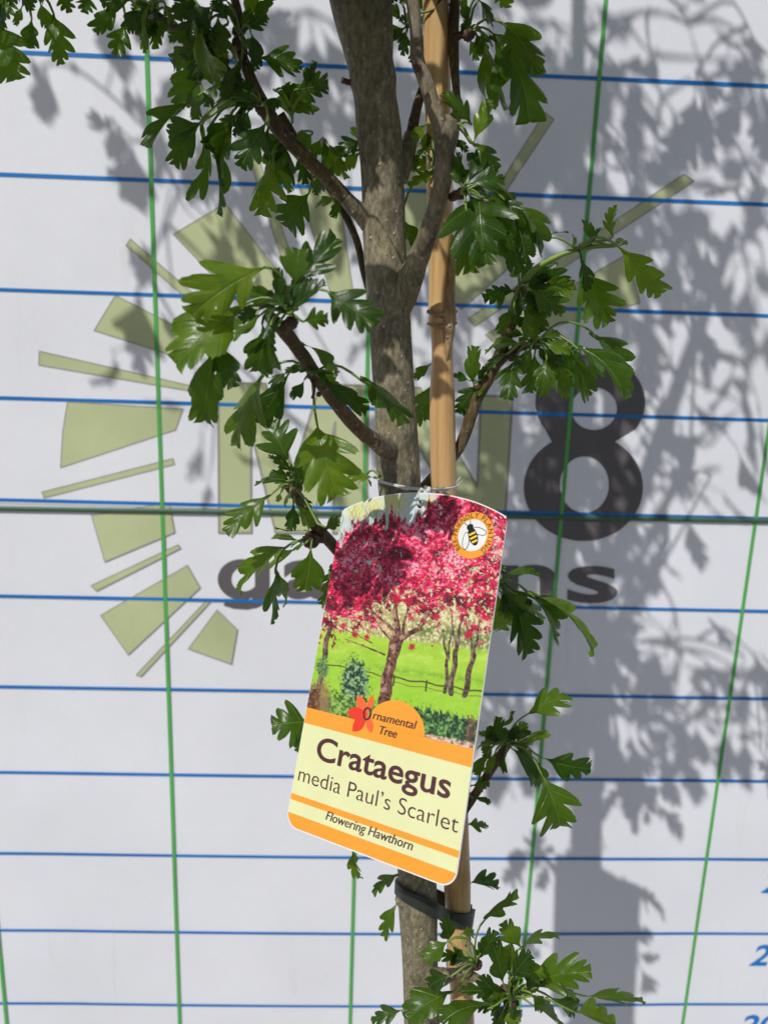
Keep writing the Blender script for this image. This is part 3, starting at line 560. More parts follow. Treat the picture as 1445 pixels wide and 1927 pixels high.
FILL = .5; XL = []; rx_ = random.Random(77)
for node, dY, leaves in CL:
    nd = at(node[0], node[1], TY + dY)
    # smaller leaves filling the tuft between the large ones
    more = []
    for _ in range(int(round(len(leaves) * FILL)) if len(leaves) > 5 else 0):
        q = rx_.choice(leaves); k_ = rx_.uniform(.25, .7); a_ = math.atan2(q[3] - q[1], q[2] - q[0]) + rx_.uniform(-.5, .5); ln_ = min(62, math.hypot(q[2] - q[0], q[3] - q[1])) * rx_.uniform(.55, .95)
        bx_ = node[0] + (q[0] - node[0]) * k_; by_ = node[1] + (q[1] - node[1]) * k_
        if math.hypot(bx_ - node[0], by_ - node[1]) > 75 or not in_front_ok(bx_, by_): continue
        more.append((bx_, by_, bx_ + ln_ * math.cos(a_), by_ + ln_ * math.sin(a_), rx_.uniform(.45, .8), rx_.choice('abcd'), rx_.uniform(-.004, .008)))
    for qi, q in enumerate(leaves + more):
        bx, by, tx, ty, wr, shp = q[:6]; dt = q[6] if len(q) > 6 else rl.uniform(-.007, .006)
        Yb = TY + dY + rl.uniform(-.012, .012); base = at(bx, by, Yb); tip = at(tx, ty, Yb + dt)
        V, Fc, UV = leaf_geo(base, tip, wr * 1.05, shp, rl)
        small = qi >= len(leaves)
        if not small: lo = mobj('leaf', V, Fc, LEAF, tree, True, UV, origin=base); nleaf += 1
        else: XL.append((V, Fc, UV))
        d = np.linalg.norm(base - nd)
        ax = (tip - base) / np.linalg.norm(tip - base)
        if d > .075: st = base - ax * .012 + np.array([0, .003, .004])
        else: st = nd
        d = np.linalg.norm(base - st)
        mid = (st + base) * .5 + np.array([0, 0, .16 * d]) - ax * .12 * d
        end = base + ax * np.linalg.norm(tip - base) * .10
        pt_ = tube([st, mid, base, end], [.00065, .0005, .00045, .0003], 6, 10)
        if not small: mobj('petiole', *pt_, PET, lo, True)
        else: XL.append((np.array(pt_[0]), pt_[1], np.tile((0, .1), (len(pt_[0]), 1))))

# crown above the frame: leaf spurs on long twigs; it throws the dappled shade
GRID = ['002666568755', '003665688655', '003554689766', '001443567876', '001222468876', '001112358753', '000212368743', '000111369742', '000000169630', '000000089510', '000000069555', '000000068666']
rc = random.Random(5)
LV = []; LF = []; LU = []; spurs = []
for V, Fc, UV in XL: o = len(LV); LV += V.tolist(); LF += [tuple(i + o for i in f) for f in Fc]; LU += UV.tolist()
def in_frame(P, m=30):
    u, v, z = proj(P); return z > .02 and -m < u < 1445 + m and -m < v < 1927 + m
for gy, row in enumerate(GRID):
    for gx, c in enumerate(row):
        cov = min(int(c) / 10., .93)
        area = abs(np.cross(at(gx * 120 + 120, gy * 120)[[0, 2]] - at(gx * 120, gy * 120)[[0, 2]], at(gx * 120, gy * 120 + 120)[[0, 2]] - at(gx * 120, gy * 120)[[0, 2]]))
        cnt = -math.log(1 - cov) * area / 5.2e-4 * 1.7
        cnt = int(cnt) + (rc.random() < cnt % 1)
        made = 0; tries = 0
        while made < cnt and tries < 60:
            tries += 1
            S = at((gx + rc.random()) * 120, (gy + rc.random()) * 120); Y = rc.uniform(-.50, -.27)
            node = S + SUN * Y                                     # back towards the sun
            if in_frame(node, 45): continue
            if node[1] < -.41:                                     # the trunk and cane stay sunny below the crown
                hit = node + SUN * (-.40 - node[1])
                if -.03 < hit[0] < .075 and hit[2] < 2.81 and rc.random() < .9: continue
            spurs.append(node)
            for _ in range(min(rc.randint(2, 4), cnt - made)):
                a = rc.uniform(0, 6.28); el = rc.uniform(-1.0, .35); Lp = rc.uniform(.008, .022); Ll = rc.uniform(.022, .036)
                d = np.array([math.cos(a) * math.cos(el), math.sin(a) * math.cos(el), math.sin(el)])
                b0 = node + d * Lp; t0 = b0 + (d + np.array([0, 0, -.5])) * Ll
                if in_frame(t0) or in_frame(b0): continue
                V, Fc, UV = leaf_geo(b0, t0, rc.uniform(.6, .95), rc.choice('abdd'), rc, False)
                o = len(LV); LV += V.tolist(); LF += [tuple(i + o for i in f) for f in Fc]; LU += UV.tolist(); made += 1
                pv, pf = tube([node, b0], [.0007, .0005], 4, 2, cap=False); o = len(LV); LV += [list(p) for p in pv]; LF += [tuple(i + o for i in f) for f in pf]; LU += [(0, .1)] * len(pv)
def shade_pt(u, v, Y): return at(u, v) + SUN * Y
for ub, vb, ut, vt, wr, sh in ((247, 268, 258, 392, .8, 'b'), (240, 300, 205, 250, .7, 'c'), (88, 124, 84, 228, .55, 'b'), (80, 130, 62, 140, .8, 'b'), (140, 115, 142, 140, .7, 'a'), (262, 545, 262, 700, .55, 'a'), (235, 150, 248, 215, .7, 'b'), (258, 165, 275, 240, .5, 'd'), (250, 600, 240, 640, .6, 'b'),
                               (225, 40, 200, 110, .9, 'b'), (235, 70, 230, 150, .8, 'd'), (240, 30, 280, 90, .7, 'b'), (300, 580, 330, 640, .5, 'c')):
    V, Fc, UV = blade(sh, rc.random(), .1, .3, .1, False)
    P = place(V, shade_pt(ub, vb, -.36), shade_pt(ut, vt, -.37), -SUN_U, wr / NATW[sh] * 1.1)
    o = len(LV); LV += P.tolist(); LF += [tuple(i + o for i in f) for f in Fc]; LU += UV.tolist()
for pts, r_ in ((((60, 140), (100, 118), (150, 135), (200, 172), (285, 255), (330, 300), (420, 340)), .0012), (((285, 255), (262, 262), (247, 268)), .0006), (((330, 300), (300, 450), (262, 545)), .0008), (((420, 340), (520, 250), (640, 120)), .0016), (((200, 172), (225, 90), (235, 40)), .0009)):
    pv, pf = tube([shade_pt(u, v, -.36) for u, v in pts], [r_] * len(pts), 5, 24); o = len(LV); LV += [list(p) for p in pv]; LF += [tuple(i + o for i in f) for f in pf]; LU += [(0, .1)] * len(pv)
fo = mobj('foliage', LV, LF, LEAF, tree, True, LU); tag(fo, kind='stuff')
# twigs that carry those spurs, from the leaders and limbs
roots = [np.array(p) for p in ([-.03, -.38, 3.0], [-.035, -.38, 3.15], [-.045, -.365, 3.4], [.02, -.39, 3.02], [.05, -.41, 3.2], [.07, -.415, 3.36], [.09, -.38, 3.12], at(425, -90, -.41), at(110, -120, -.41), at(862, -90, -.382), at(765, -90, -.42))]
TVs = []
for s in spurs:
    r0 = min(roots, key=lambda q: np.linalg.norm(q - s) + max(0, q[2] - s[2]) * .6)
    if np.linalg.norm(r0 - s) < .012: continue
    mid = (r0 + s) * .5 + np.array([rc.uniform(-.01, .01), rc.uniform(-.01, .01), rc.uniform(0, .02)])
    if in_frame(mid, 20): mid[2] += .06
    if any(in_frame(q, 25) for q in catmull([r0, mid, s], 14)): continue
    TVs.append(tube([r0, mid, s], [.0019, .0013, .0009], 5, 6)); roots.append(mid)
    if len(roots) < 160: roots.append(s)
tv, tf = merge(*TVs); tw = mobj('crown_twigs', tv, tf, TWIG, tree, True); tag(tw, kind='stuff')

# ---------------------------------------------------------------- bamboo cane
CY = -.378
cane = empty('bamboo_cane', [at(868, 1900, CY)[0] + .02, CY, 0])
tag(cane, 'straight tan bamboo cane with a scarred node, tied beside the trunk', 'cane')
cp = [(820, 0, 25.5), (824, 200, 25), (828, 400, 24.5), (830, 560, 24), (831, 580, 25.5), (831.5, 592, 24.5), (832, 604, 26.5), (832, 616, 24), (832, 760, 24), (834, 900, 24.5), (842, 1150, 25), (851, 1400, 25), (860, 1660, 25), (865, 1800, 25), (866, 1815, 27), (867, 1830, 24.5), (869, 1960, 24.5)]
P, R = path(cp, CY); k = (P[0] - P[2]) / np.linalg.norm(P[0] - P[2])
P = [P[0] + k * .45] + P + [np.array([P[-1][0] + .018, CY, 0.0])]; R = [R[0] * .93] + R + [R[-1]]
mobj('culm', *tube(P, R, 32, 420, .012, 40), CANE, cane, True)
def strip(pts, mat, par, name, segs=12, n=30, rough=.1, ns=200, Y0=CY):
    P, R = path(pts, Y0); return mobj(name, *tube(P, R, segs, n, rough, ns), mat, par, True)
strip([(850, 442, 3, -.004), (851, 480, 6, -.005), (849, 530, 7.5, -.006), (847, 565, 9, -.0065), (846, 592, 12, -.0066), (845, 612, 12, -.0062), (844, 640, 9, -.0052), (840, 668, 5, -.0046), (837, 690, 2, -.004)], SCAR, cane, 'branch_scar', 14, 40, .14)
strip([(805, 586, 4.2, -.003), (818, 591, 4.6, -.0062), (832, 592, 5, -.0072), (848, 590, 4.6, -.006), (857, 586, 4, -.002)], SCAR, cane, 'node_ring', 8, 24, .2)
strip([(805, 609, 3, -.003), (818, 613, 3.6, -.0064), (832, 614, 4, -.0074), (848, 612, 3.6, -.0062), (858, 608, 3, -.002)], SCAR, cane, 'node_ring', 8, 24, .2)

# ---------------------------------------------------------------- plant label
W_ = .09
TO = np.array([0.020776239506962862, -0.4148988133476579, 2.692935076898136])
TX = np.array([0.7809448180370112, -0.6119849435049832, 0.12489843915894969])
TD = np.array([-0.1483086427866734, -0.37593349178176727, -0.9147013481085196])
TN = -np.array([0.6067369591972409, 0.6958077598589789, -0.3843459687106336])
def tagpx(u, v):
    d = ray(u, v); X = CAM + d * (((TO - CAM) @ TN) / (d @ TN)) - TO; return np.array([X @ TX, X @ TD]) / W_
def on_tag(A, lift=0.0):
    A = np.asarray(A, float); return TO + W_ * (A[:, :1] * TX + A[:, 1:2] * TD) + TN * lift
label = empty('plant_label', TO)
tag(label, 'tall plastic plant label with red blossom photograph and cream name panel on trunk', 'plant label')
def plastic(name, col, rough=.32):
    m = simple(name, col, rough, .03, 60); gloss(m); return m
def gloss(m):
    nt = m.node_tree; b = nt.nodes['Principled BSDF']; L = nt.links.new; g = N(nt, 'ShaderNodeNewGeometry')
    n1 = N(nt, 'ShaderNodeTexNoise'); n1.inputs['Scale'].default_value = 45; n1.inputs['Detail'].default_value = 8; L(g.outputs['Position'], n1.inputs['Vector'])
    r = ramp(nt, [(.35, (.32,) * 3), (.7, (.55,) * 3)]); L(n1.outputs['Fac'], r.inputs[0]); L(r.outputs[0], b.inputs['Roughness'])
    n2 = N(nt, 'ShaderNodeTexNoise'); n2.inputs['Scale'].default_value = 24; n2.inputs['Detail'].default_value = 2; L(g.outputs['Position'], n2.inputs['Vector'])
    bp = N(nt, 'ShaderNodeBump'); bp.inputs['Strength'].default_value = .3; bp.inputs['Distance'].default_value = .0012; L(n2.outputs['Fac'], bp.inputs['Height']); L(bp.outputs[0], b.inputs['Normal'])
CREAM = plastic('label_cream', (.68, .69, .37)); ORANGE = plastic('label_orange', (.76, .31, .028)); WHITE = plastic('label_white', (.72, .72, .71))
BROWN = plastic('label_brown_ink', (.075, .022, .028)); BLACK = plastic('label_black_ink', (.012, .011, .011)); YEL = plastic('label_yellow', (.85, .55, .06))
RED1 = plastic('petal_red', (.70, .035, .015)); RED2 = plastic('petal_orange', (.80, .12, .03)); GREYI = plastic('wing_grey', (.62, .63, .64))
LB = 1.6436
def arch(a): return -.108 * (1 - min(1, abs(a) / .5) ** 2.25)
out = []
for i in range(41): a = -.487 + .974 * i / 40; out.append((a, arch(a) if abs(a) < .46 else arch(a)))
rr = .075
out = [(-.497, .03)] + out + [(.497, .03)]
out += [(.5 - rr + rr * math.cos(t), LB - rr + rr * math.sin(t)) for t in np.linspace(0, math.pi / 2, 9)]
out += [(-.5 + rr - rr * math.sin(t), LB - rr + rr * math.cos(t)) for t in np.linspace(0, math.pi / 2, 9)]
hole = ell(0.0, -.047, .021, .021, 20)
V2, F2 = fill(out, hole)
n = len(V2); Vc = np.vstack([on_tag(V2, 0), on_tag(V2, -.0007)])
Fc = [f for f in F2] + [tuple(i + n for i in f[::-1]) for f in F2]
lo = len(out)
for s, e in ((0, lo), (lo, n)):
    for i in range(s, e):
        j = i + 1 if i + 1 < e else s; Fc.append((i, j, j + n, i + n))
bm = bmesh.new(); me = bpy.data.meshes.new('card'); me.from_pydata(Vc.tolist(), [], [list(f) for f in Fc]); bm.from_mesh(me); bmesh.ops.recalc_face_normals(bm, faces=bm.faces); Vc = [v.co[:] for v in bm.verts]; Fc = [[v.index for v in f.verts] for f in bm.faces]; bm.free()
mobj('card', Vc, Fc, WHITE, label)
def decal(name, loops, mat, lift, parent=label):
    V, Fc = fill(*loops); P = on_tag(V, lift); return mobj(name, P, orient(P, Fc), mat, parent)
def orient(P, Fc):
    o = []
    for f in Fc:
        a, b, c = P[f[0]], P[f[1]], P[f[2]]; o.append(tuple(f) if np.cross(b - a, c - a) @ TN > 0 else tuple(f)[::-1])
    return o
e_ = .4965
def band(b0, b1, mat, lift, name):
    pts = [(a, b) for a, b in ((-e_, b0), (e_, b0), (e_, b1), (-e_, b1))]
    return decal(name, [pts], mat, lift)
band(1.0529, 1.1318, ORANGE, .00012, 'orange_band'); band(1.1318, 1.4827, CREAM, .00012, 'name_panel'); band(1.512, 1.5749, CREAM, .00022, 'name_panel')
bp_ = [(-e_, 1.4827), (e_, 1.4827)] + [(e_ - rr + rr * math.cos(t), LB - .006 - rr + rr * math.sin(t)) for t in np.linspace(0, math.pi / 2, 9)] + [(-e_ + rr - rr * math.sin(t), LB - .006 - rr + rr * math.cos(t)) for t in np.linspace(0, math.pi / 2, 9)]
decal('orange_band', [bp_], ORANGE, .00012)
dc = tagpx(742, 1385); dt = tagpx(748, 1318); dr = tagpx(800, 1378)
rx = dr[0] - dc[0]; decal('orange_dome', [[(dc[0] - rx, 1.0529)] + ell(dc[0], 1.0529 + .0, rx, 1.0529 - dt[1], 40, 0, math.pi, 2 * math.pi, False)], ORANGE, .00024)

# the printed photograph: a fine sheet whose ink is worked out point by point
def vnoise(x, y, s, seed):
    x = x * s; y = y * s; xi = np.floor(x).astype(int); yi = np.floor(y).astype(int); fx = x - xi; fy = y - yi
    fx = fx * fx * (3 - 2 * fx); fy = fy * fy * (3 - 2 * fy)
    def h(a, b):
        n_ = (a * 374761393 + b * 668265263 + seed * 1442695) & 0x7fffffff; n_ = ((n_ ^ (n_ >> 13)) * 1274126177) & 0x7fffffff
        return ((n_ ^ (n_ >> 16)) & 0xffff) / 65535.
    return (h(xi, yi) * (1 - fx) + h(xi + 1, yi) * fx) * (1 - fy) + (h(xi, yi + 1) * (1 - fx) + h(xi + 1, yi + 1) * fx) * fy
def segd(x, y, a, b):
    ax, ay = a; bx, by = b; t = np.clip(((x - ax) * (bx - ax) + (y - ay) * (by - ay)) / ((bx - ax) ** 2 + (by - ay) ** 2), 0, 1)
    return np.hypot(x - ax - t * (bx - ax), y - ay - t * (by - ay)), t
def fbm(x, y, s, seed, o=4, g=.55):
    v = 0; a = 1; t = 0
    for i in range(o): v = v + a * vnoise(x + 17 * i, y - 9 * i, s * 2 ** i, seed + i * 7); t += a; a *= g
    return v / t
def photo_ink(x, y):
    """x, y: picture coordinates of the printed photograph -> sRGB"""
    c = np.zeros(x.shape + (3,))
    def put(mask, col):
        m = np.clip(mask, 0, 1)[..., None]; c[:] = c * (1 - m) + np.asarray(col, float) * m
    def shade(mask, k):
        m = np.clip(mask, 0, 1)[..., None]; c[:] = c * (1 - m + m * k)
    n1 = vnoise(x, y, .5, 1); n2 = vnoise(x, y, .22, 2); n3 = vnoise(x, y, .08, 3); f1 = fbm(x, y, .05, 20); f2 = fbm(x, y, .12, 30); f3 = fbm(x, y, .25, 40)
    # sky and the bare wood behind
    put(np.ones_like(x), (200, 216, 216)); put((f1 - .45) * 4, (224, 230, 222))
    for cx, cy, r in ((742, 944, 26), (672, 962, 24), (704, 952, 22), (812, 950, 18)): put((1 - np.hypot(x - cx, y - cy) / r + (f3 - .5)) * 1.6, (222, 220, 150))
    rb = random.Random(3)
    for i in range(70):
        x0 = 636 + rb.random() * 125; y0 = 1016 + rb.random() * 10; x1 = x0 + rb.uniform(-30, 30); y1 = 938 + rb.random() * 40
        d, t = segd(x + 3 * np.sin(y * .2 + i), y, (x0, y0), (x1, y1)); put((1.2 - d - t * .5) * .55, (112, 118, 98))
    put((y - 1060) / 50 + (f2 - .5) * 2, (206, 198, 138)); put(((y - 1060) > 0) * (f3 > .56) * .6, (150, 140, 84)); put(((y - 1075) > 0) * (f3 < .42) * .7, (234, 230, 190))
    for i in range(60):
        x0 = 610 + rb.random() * 320; y0 = 1205 + rb.random() * 10 + (x0 - 620) * .1; d, t = segd(x, y, (x0, y0), (x0 + rb.uniform(-22, 22), y0 - rb.uniform(35, 80))); put((1.1 - d) * .5, (120, 98, 66))
    # meadow
    md = y - (1184 + (x - 620) * .13) - (f2 - .5) * 10; put(md / 6, (170, 208, 66)); put((md > 0) * np.clip((f1 - .42) * 5, 0, 1) * .55, (148, 194, 46)); put((md > 0) * np.clip((fbm(x * .35, y, .16, 50) - .5) * 6, 0, 1) * .5, (196, 222, 104)); put(np.clip(md / 60 - .5, 0, .6), (146, 198, 44))
    put(np.clip(1 - np.abs(md - 60) / 10, 0, 1) * np.clip((f2 - .38) * 5, 0, 1) * .6, (110, 158, 44)); put((md > 0) * (n1 > .8) * .25, (220, 236, 140))
    hz = 1180 + (x - 780) * .22; put(np.clip(1.4 - np.abs(y - hz) / (11 + 10 * n3), 0, 1) * np.clip((x - 770) / 20, 0, 1) * np.clip((f3 - .36) * 6, 0, 1) * .9, (104, 128, 60))
    for a, b, wd in (((618, 1250), (722, 1272), 1.5), ((722, 1272), (905, 1302), 2.0), ((736, 1284), (905, 1312), 1.0)):
        d, t = segd(x, y + 1.5 * np.sin(x * .12), a, b); put((wd - d) * 1.1, (88, 72, 48))
    for px, py in ((742, 1280), (803, 1290)): d, t = segd(x, y, (px, py - 9), (px - 2, py + 10)); put(2 - d, (76, 60, 44))
    def limbp(a, b, w0, w1, col, dark, lite):
        bx = x + 1.6 * np.sin(y * .11 + a[0]); d, t = segd(bx, y, a, b); wd = w0 + (w1 - w0) * t; m = np.clip((wd - d) * 1.1, 0, 1); put(m, col); put(m * np.clip((f3 - .47) * 8, 0, 1) * .85, dark); put(m * np.clip((f2 - .5) * 8, 0, 1) * (bx < a[0] + (b[0] - a[0]) * t + 1) * .7, lite)
    sm = ((104, 82, 66), (52, 38, 34), (168, 146, 124))
    for q in (((838, 1302), (842, 1240), 4, 3.4), ((842, 1240), (832, 1185), 3.4, 1.6), ((842, 1240), (852, 1180), 3, 1.6), ((847, 1305), (858, 1225), 5.5, 5), ((858, 1225), (872, 1150), 4, 1.8), ((858, 1225), (848, 1150), 3, 1.4),
              ((874, 1308), (890, 1232), 6, 5), ((890, 1232), (904, 1165), 4, 1.8), ((890, 1232), (876, 1160), 3, 1.2), ((610, 1236), (622, 1172), 5.5, 4.5), ((650, 1203), (724, 1232), 1.2, 2), ((600, 1300), (603, 1262), 7, 3)): limbp(*q, *sm)
    bgm = ((118, 78, 62), (56, 34, 32), (206, 168, 144))
    for q in (((722, 1318), (736, 1240), 12, 10), ((736, 1240), (748, 1203), 10, 13), ((748, 1205), (744, 1130), 7, 4), ((750, 1205), (790, 1182), 6, 4.5), ((790, 1182), (828, 1115), 4.5, 2), ((742, 1190), (700, 1148), 4, 2.2), ((700, 1148), (672, 1120), 2.2, 1.2), ((744, 1215), (706, 1168), 2.5, 1.2), ((758, 1195), (768, 1130), 4, 1.6), ((744, 1130), (735, 1080), 4, 1.5), ((790, 1182), (806, 1140), 2.6, 1.2), ((640, 1180), (700, 1210), 1, 1.4)): limbp(*q, *bgm)
    # blossom: sprays of light and dark, thinning downwards so that wood and field show through
    top = np.interp(x, [600, 640, 665, 690, 715, 740, 765, 790, 806, 822, 840], [1055, 1012, 990, 974, 986, 964, 974, 960, 950, 925, 890]) + (fbm(x, y * .3, .14, 60, 3) - .5) * 60
    bot = np.interp(x, [600, 640, 690, 720, 760, 800, 840, 880, 930, 960], [1186, 1176, 1178, 1140, 1136, 1170, 1146, 1178, 1192, 1180])
    body = np.clip((y - top) / 6, 0, 1); g1 = fbm(x, y, .07, 70, 4, .7); g2 = fbm(x, y, .2, 80, 3, .7)
    dens = np.clip((bot - y) / 75, -1, .62) + (g1 - .5) * 2.0 + (g2 - .5) * 1.3 + .24
    bl = body * np.clip((dens - .22) * 4.5, 0, 1)
    lum = .5 + (fbm(x, y, .045, 90, 3) - .5) * 1.3 + (g2 - .5) * 1.6 + (n1 - .5) * .45 - np.clip((y - 1090) / 160, 0, .28)
    ks = [0, .22, .42, .6, .8, 1.0]; pal = np.array([(84, 8, 34), (142, 8, 42), (198, 14, 60), (226, 34, 84), (242, 84, 128), (250, 168, 190)], float)
    bc_ = np.stack([np.interp(np.clip(lum, 0, 1), ks, pal[:, i]) for i in range(3)], -1); m = bl[..., None]; c[:] = c * (1 - m) + bc_ * m
    gap = np.clip((fbm(x, y, .16, 110, 3, .8) - .60) * 14, 0, 1) * np.clip(.35 + (x - 780) / 160 + (y - 1060) / 160, .1, 1); put(bl * gap, (226, 214, 176)); put(bl * np.clip((.33 - fbm(x, y, .13, 130, 3, .8)) * 14, 0, 1) * .8, (70, 14, 30))
    for cx, cy, r in ((775, 1218, 8), (690, 1200, 6), (745, 1128, 10), (770, 1130, 10), (668, 1195, 7), (880, 1195, 10), (820, 1160, 10), (646, 1178, 7)): put(((1 - np.hypot(x - cx, y - cy) / r) + (n1 - .6)) * 2.2, (188, 20, 56))
    # shrubs, border plants, gravel
    sh = 1 - np.hypot((x - 668) / 28, (y - 1286) / 52) + (f3 - .5) * 1.1; put(sh * 4, (62, 98, 62)); put(np.clip(sh * 4, 0, 1) * np.clip((g2 - .52) * 9, 0, 1), (148, 178, 132)); put(np.clip(sh * 4, 0, 1) * np.clip((.46 - g2) * 9, 0, 1), (26, 46, 34))
    s2 = 1 - np.hypot((x - 607) / 13, (y - 1258) / 20) + (f3 - .5); put(s2 * 4, (112, 142, 88)); put(np.clip(s2 * 4, 0, 1) * (n1 < .4) * .7, (48, 76, 42))
    gr = y - (1288 + (x - 590) * .3) + (f3 - .5) * 40; put((x < 722) * np.clip(gr / 14, 0, 1) * .85, (112, 152, 62)); put((x < 722) * (gr > 2) * np.clip((.5 - g2) * 8, 0, 1) * .85, (42, 70, 32)); put((x < 722) * (gr > 2) * np.clip((g2 - .58) * 8, 0, 1) * .7, (176, 200, 110)); put(np.clip((624 - x) / 8, 0, 1) * np.clip((y - 1280) / 20 + (f3 - .5) * 3, 0, 1) * .85, (148, 116, 78)); put(np.clip((604 - x) / 6, 0, 1) * (y > 1296) * np.clip((g2 - .4) * 8, 0, 1) * .85, (84, 38, 30))
    pl = y - (1330 + (x - 790) * .2) + (fbm(x, y * .4, .3, 140, 2) - .5) * 26; rt = np.clip((x - 742) / 6, 0, 1); put(rt * np.clip(pl / 6, 0, 1), (66, 112, 56)); put(rt * np.clip(pl / 6, 0, 1) * np.clip((.5 - g2) * 9, 0, 1), (22, 46, 30)); put(rt * (pl > 0) * np.clip((g2 - .56) * 9, 0, 1) * .8, (146, 186, 98))
    put(np.clip((x - 868) / 14, 0, 1) * (pl > -4) * np.clip((f2 - .46) * 8, 0, 1) * .7, (122, 72, 62))
    gv = y - (1378 + (x - 800) * .2) + (f3 - .5) * 8; rg = np.clip((x - 770) / 5, 0, 1) * np.clip(gv / 4, 0, 1); put(rg, (192, 160, 138)); put(rg * np.clip((g2 - .5) * 9, 0, 1) * .8, (232, 214, 202)); put(rg * np.clip((.46 - g2) * 9, 0, 1) * .8, (112, 78, 68))
    return c
nx, ny = 300, 390
A = np.linspace(-e_, e_, nx)
PV = []; 
t_ = np.linspace(0, 1, ny)
AA, TT = np.meshgrid(A, t_)
topb = np.array([arch(a) + .006 for a in A]); topb = np.where(np.abs(A) > .478, np.maximum(topb, .004), topb)
BBm = topb[None, :] + (1.0529 - topb[None, :]) * TT
flatp = np.c_[AA.ravel(), BBm.ravel()]
PP = on_tag(flatp, .00012)
cc = (PP - CAM) @ M.T; ux = 722.5 + F * cc[:, 0] / cc[:, 2]; uy = 963.5 + F * cc[:, 1] / cc[:, 2]
ink = lin(photo_ink(ux.reshape(ny, nx), uy.reshape(ny, nx)).clip(0, 255)).reshape(-1, 3)
FP = []
hc = flatp - np.array([0, -.047]); hm = (np.hypot(hc[:, 0], hc[:, 1]) < .023)
for j in range(ny - 1):
    for i in range(nx - 1):
        a = j * nx + i
        if hm[a] or hm[a + 1] or hm[a + nx] or hm[a + nx + 1]: continue
        FP.append((a, a + nx, a + nx + 1, a + 1))
pm, pnt, pb = new_mat('label_photo_print')
at_n = N(pnt, 'ShaderNodeAttribute', attribute_name='ink'); pnt.links.new(at_n.outputs['Color'], pb.inputs['Base Color']); pb.inputs['Roughness'].default_value = .32; gloss(pm)
po = mobj('photo_print', PP, orient(PP, FP[:1]) and FP, pm, label)
ca = po.data.color_attributes.new('ink', 'FLOAT_COLOR', 'POINT')
ca.data.foreach_set('color', np.c_[ink * .86, np.ones(len(ink))].ravel())

def text_on_tag(txt, left_px, right_px, cap_px, mat, name, offset=0, slant=0.0, smear=0.0, lift=.0003):
    """lettering whose ends and cap height are measured on the photograph"""
    V, Fc = glyphs(txt, offset); l, r = tagpx(*left_px), tagpx(*right_px); top = tagpx(*cap_px)
    x0, x1 = V[:, 0].min(), V[:, 0].max(); kx = (r[0] - l[0]) / (x1 - x0); ky = (l[1] - top[1]) / .727
    b = (l[1] + r[1]) / 2
    def mp(dx): return np.array([(l[0] + (p[0] - x0) * kx + p[1] * ky * slant + dx, b - p[1] * ky) for p in V])
    Vs = [on_tag(mp(0), lift)]; Fs = [orient(Vs[0], Fc)]
    if smear:
        for i, dx in enumerate((-smear, smear)): P = on_tag(mp(dx), lift + .00003 * (i + 1)); Vs.append(P); Fs.append(orient(P, Fc))
    V, Fo = merge(*[(list(v), f) for v, f in zip(Vs, Fs)])
    return mobj(name, V, Fo, mat, label)
text_on_tag('Crataegus', (594, 1427), (846, 1503), (593, 1427 - 46), BROWN, 'lettering', .016)
text_on_tag("media Paul\u2019s Scarlet", (561, 1469), (861, 1567), (561, 1469 - 31), BROWN, 'lettering', -.008)
text_on_tag('Flowering Hawthorn', (613, 1543.5), (775, 1599), (613, 1543.5 - 19), BROWN, 'lettering', -.002, .22, .0012)
text_on_tag('rnamental', (702, 1351), (780, 1374), (702, 1351 - 17), BROWN, 'lettering', -.002, .22, .0012)
text_on_tag('Tree', (712, 1379), (745, 1390), (712, 1379 - 17), BROWN, 'lettering', -.002, .22, .0012)
# emblem: five-petalled bloom with the capital O on it
ec = tagpx(692, 1343)
def petal(px, wd, mat, lift):
    t = tagpx(*px); d = t - ec; Lg = np.hypot(*d); d = d / Lg; q = np.array([-d[1], d[0]])
    pts = [ec + d * Lg * s + q * wd * h for s, h in ((.02, .1), (.2, .5), (.45, .95), (.62, 1.0), (.8, .7), (.92, .3), (1, 0), (.92, -.3), (.8, -.7), (.62, -1), (.45, -.95), (.2, -.5), (.02, -.1))]
    decal('petal', [pts], mat, lift)
for i, (px, wd, mt) in enumerate((((672, 1309), .034, RED2), ((702, 1308), .026, RED2), ((653, 1341), .040, RED1), ((664, 1376), .040, RED1), ((699, 1379), .028, RED2))): petal(px, wd * .74, mt, .00030 + i * .00003)
decal('lettering', [ell(ec[0], ec[1], .026, .032, 24), ell(ec[0], ec[1], .015, .023, 20)], BROWN, .0005)
# round badge with bee
bc = tagpx(889.5, 1007.5); br = .113
decal('badge', [ell(bc[0], bc[1], br, br, 56)], ORANGE, .00026); decal('badge', [ell(bc[0], bc[1], br * .69, br * .69, 48)], WHITE, .00032)
def arc_text(txt, rad, a0, a1, size, mat):
    ws = []; G = []
    for ch in txt:
        V, Fc = glyphs(ch, .004); G.append((V, Fc)); ws.append((V[:, 0].max() - V[:, 0].min()) + .13)
    tot = sum(ws); pos = 0; Vs = []
    for (V, Fc), wd in zip(G, ws):
        mid = a0 + (a1 - a0) * (pos + wd / 2) / tot; pos += wd
        xc = (V[:, 0].max() + V[:, 0].min()) / 2; P = []
        for p in V:
            xx = (p[0] - xc) * size; yy = rad + p[1] * size
            P.append((bc[0] + yy * math.cos(mid) - xx * math.sin(mid) * -1 * -1, bc[1] + yy * math.sin(mid) + xx * math.cos(mid)))
        P = on_tag(P, .00034); Vs.append((list(P), orient(P, Fc)))
    V, Fo = merge(*Vs); mobj('lettering', V, Fo, mat, label)
arc_text('BEE-FRIENDLY PLANTING'.replace(' ', '\u2009') if False else 'BEE-FRIENDLY', br * .75, math.radians(128), math.radians(283), .036, BROWN)
arc_text('PLANTING', br * .75, math.radians(292), math.radians(412), .036, BROWN)
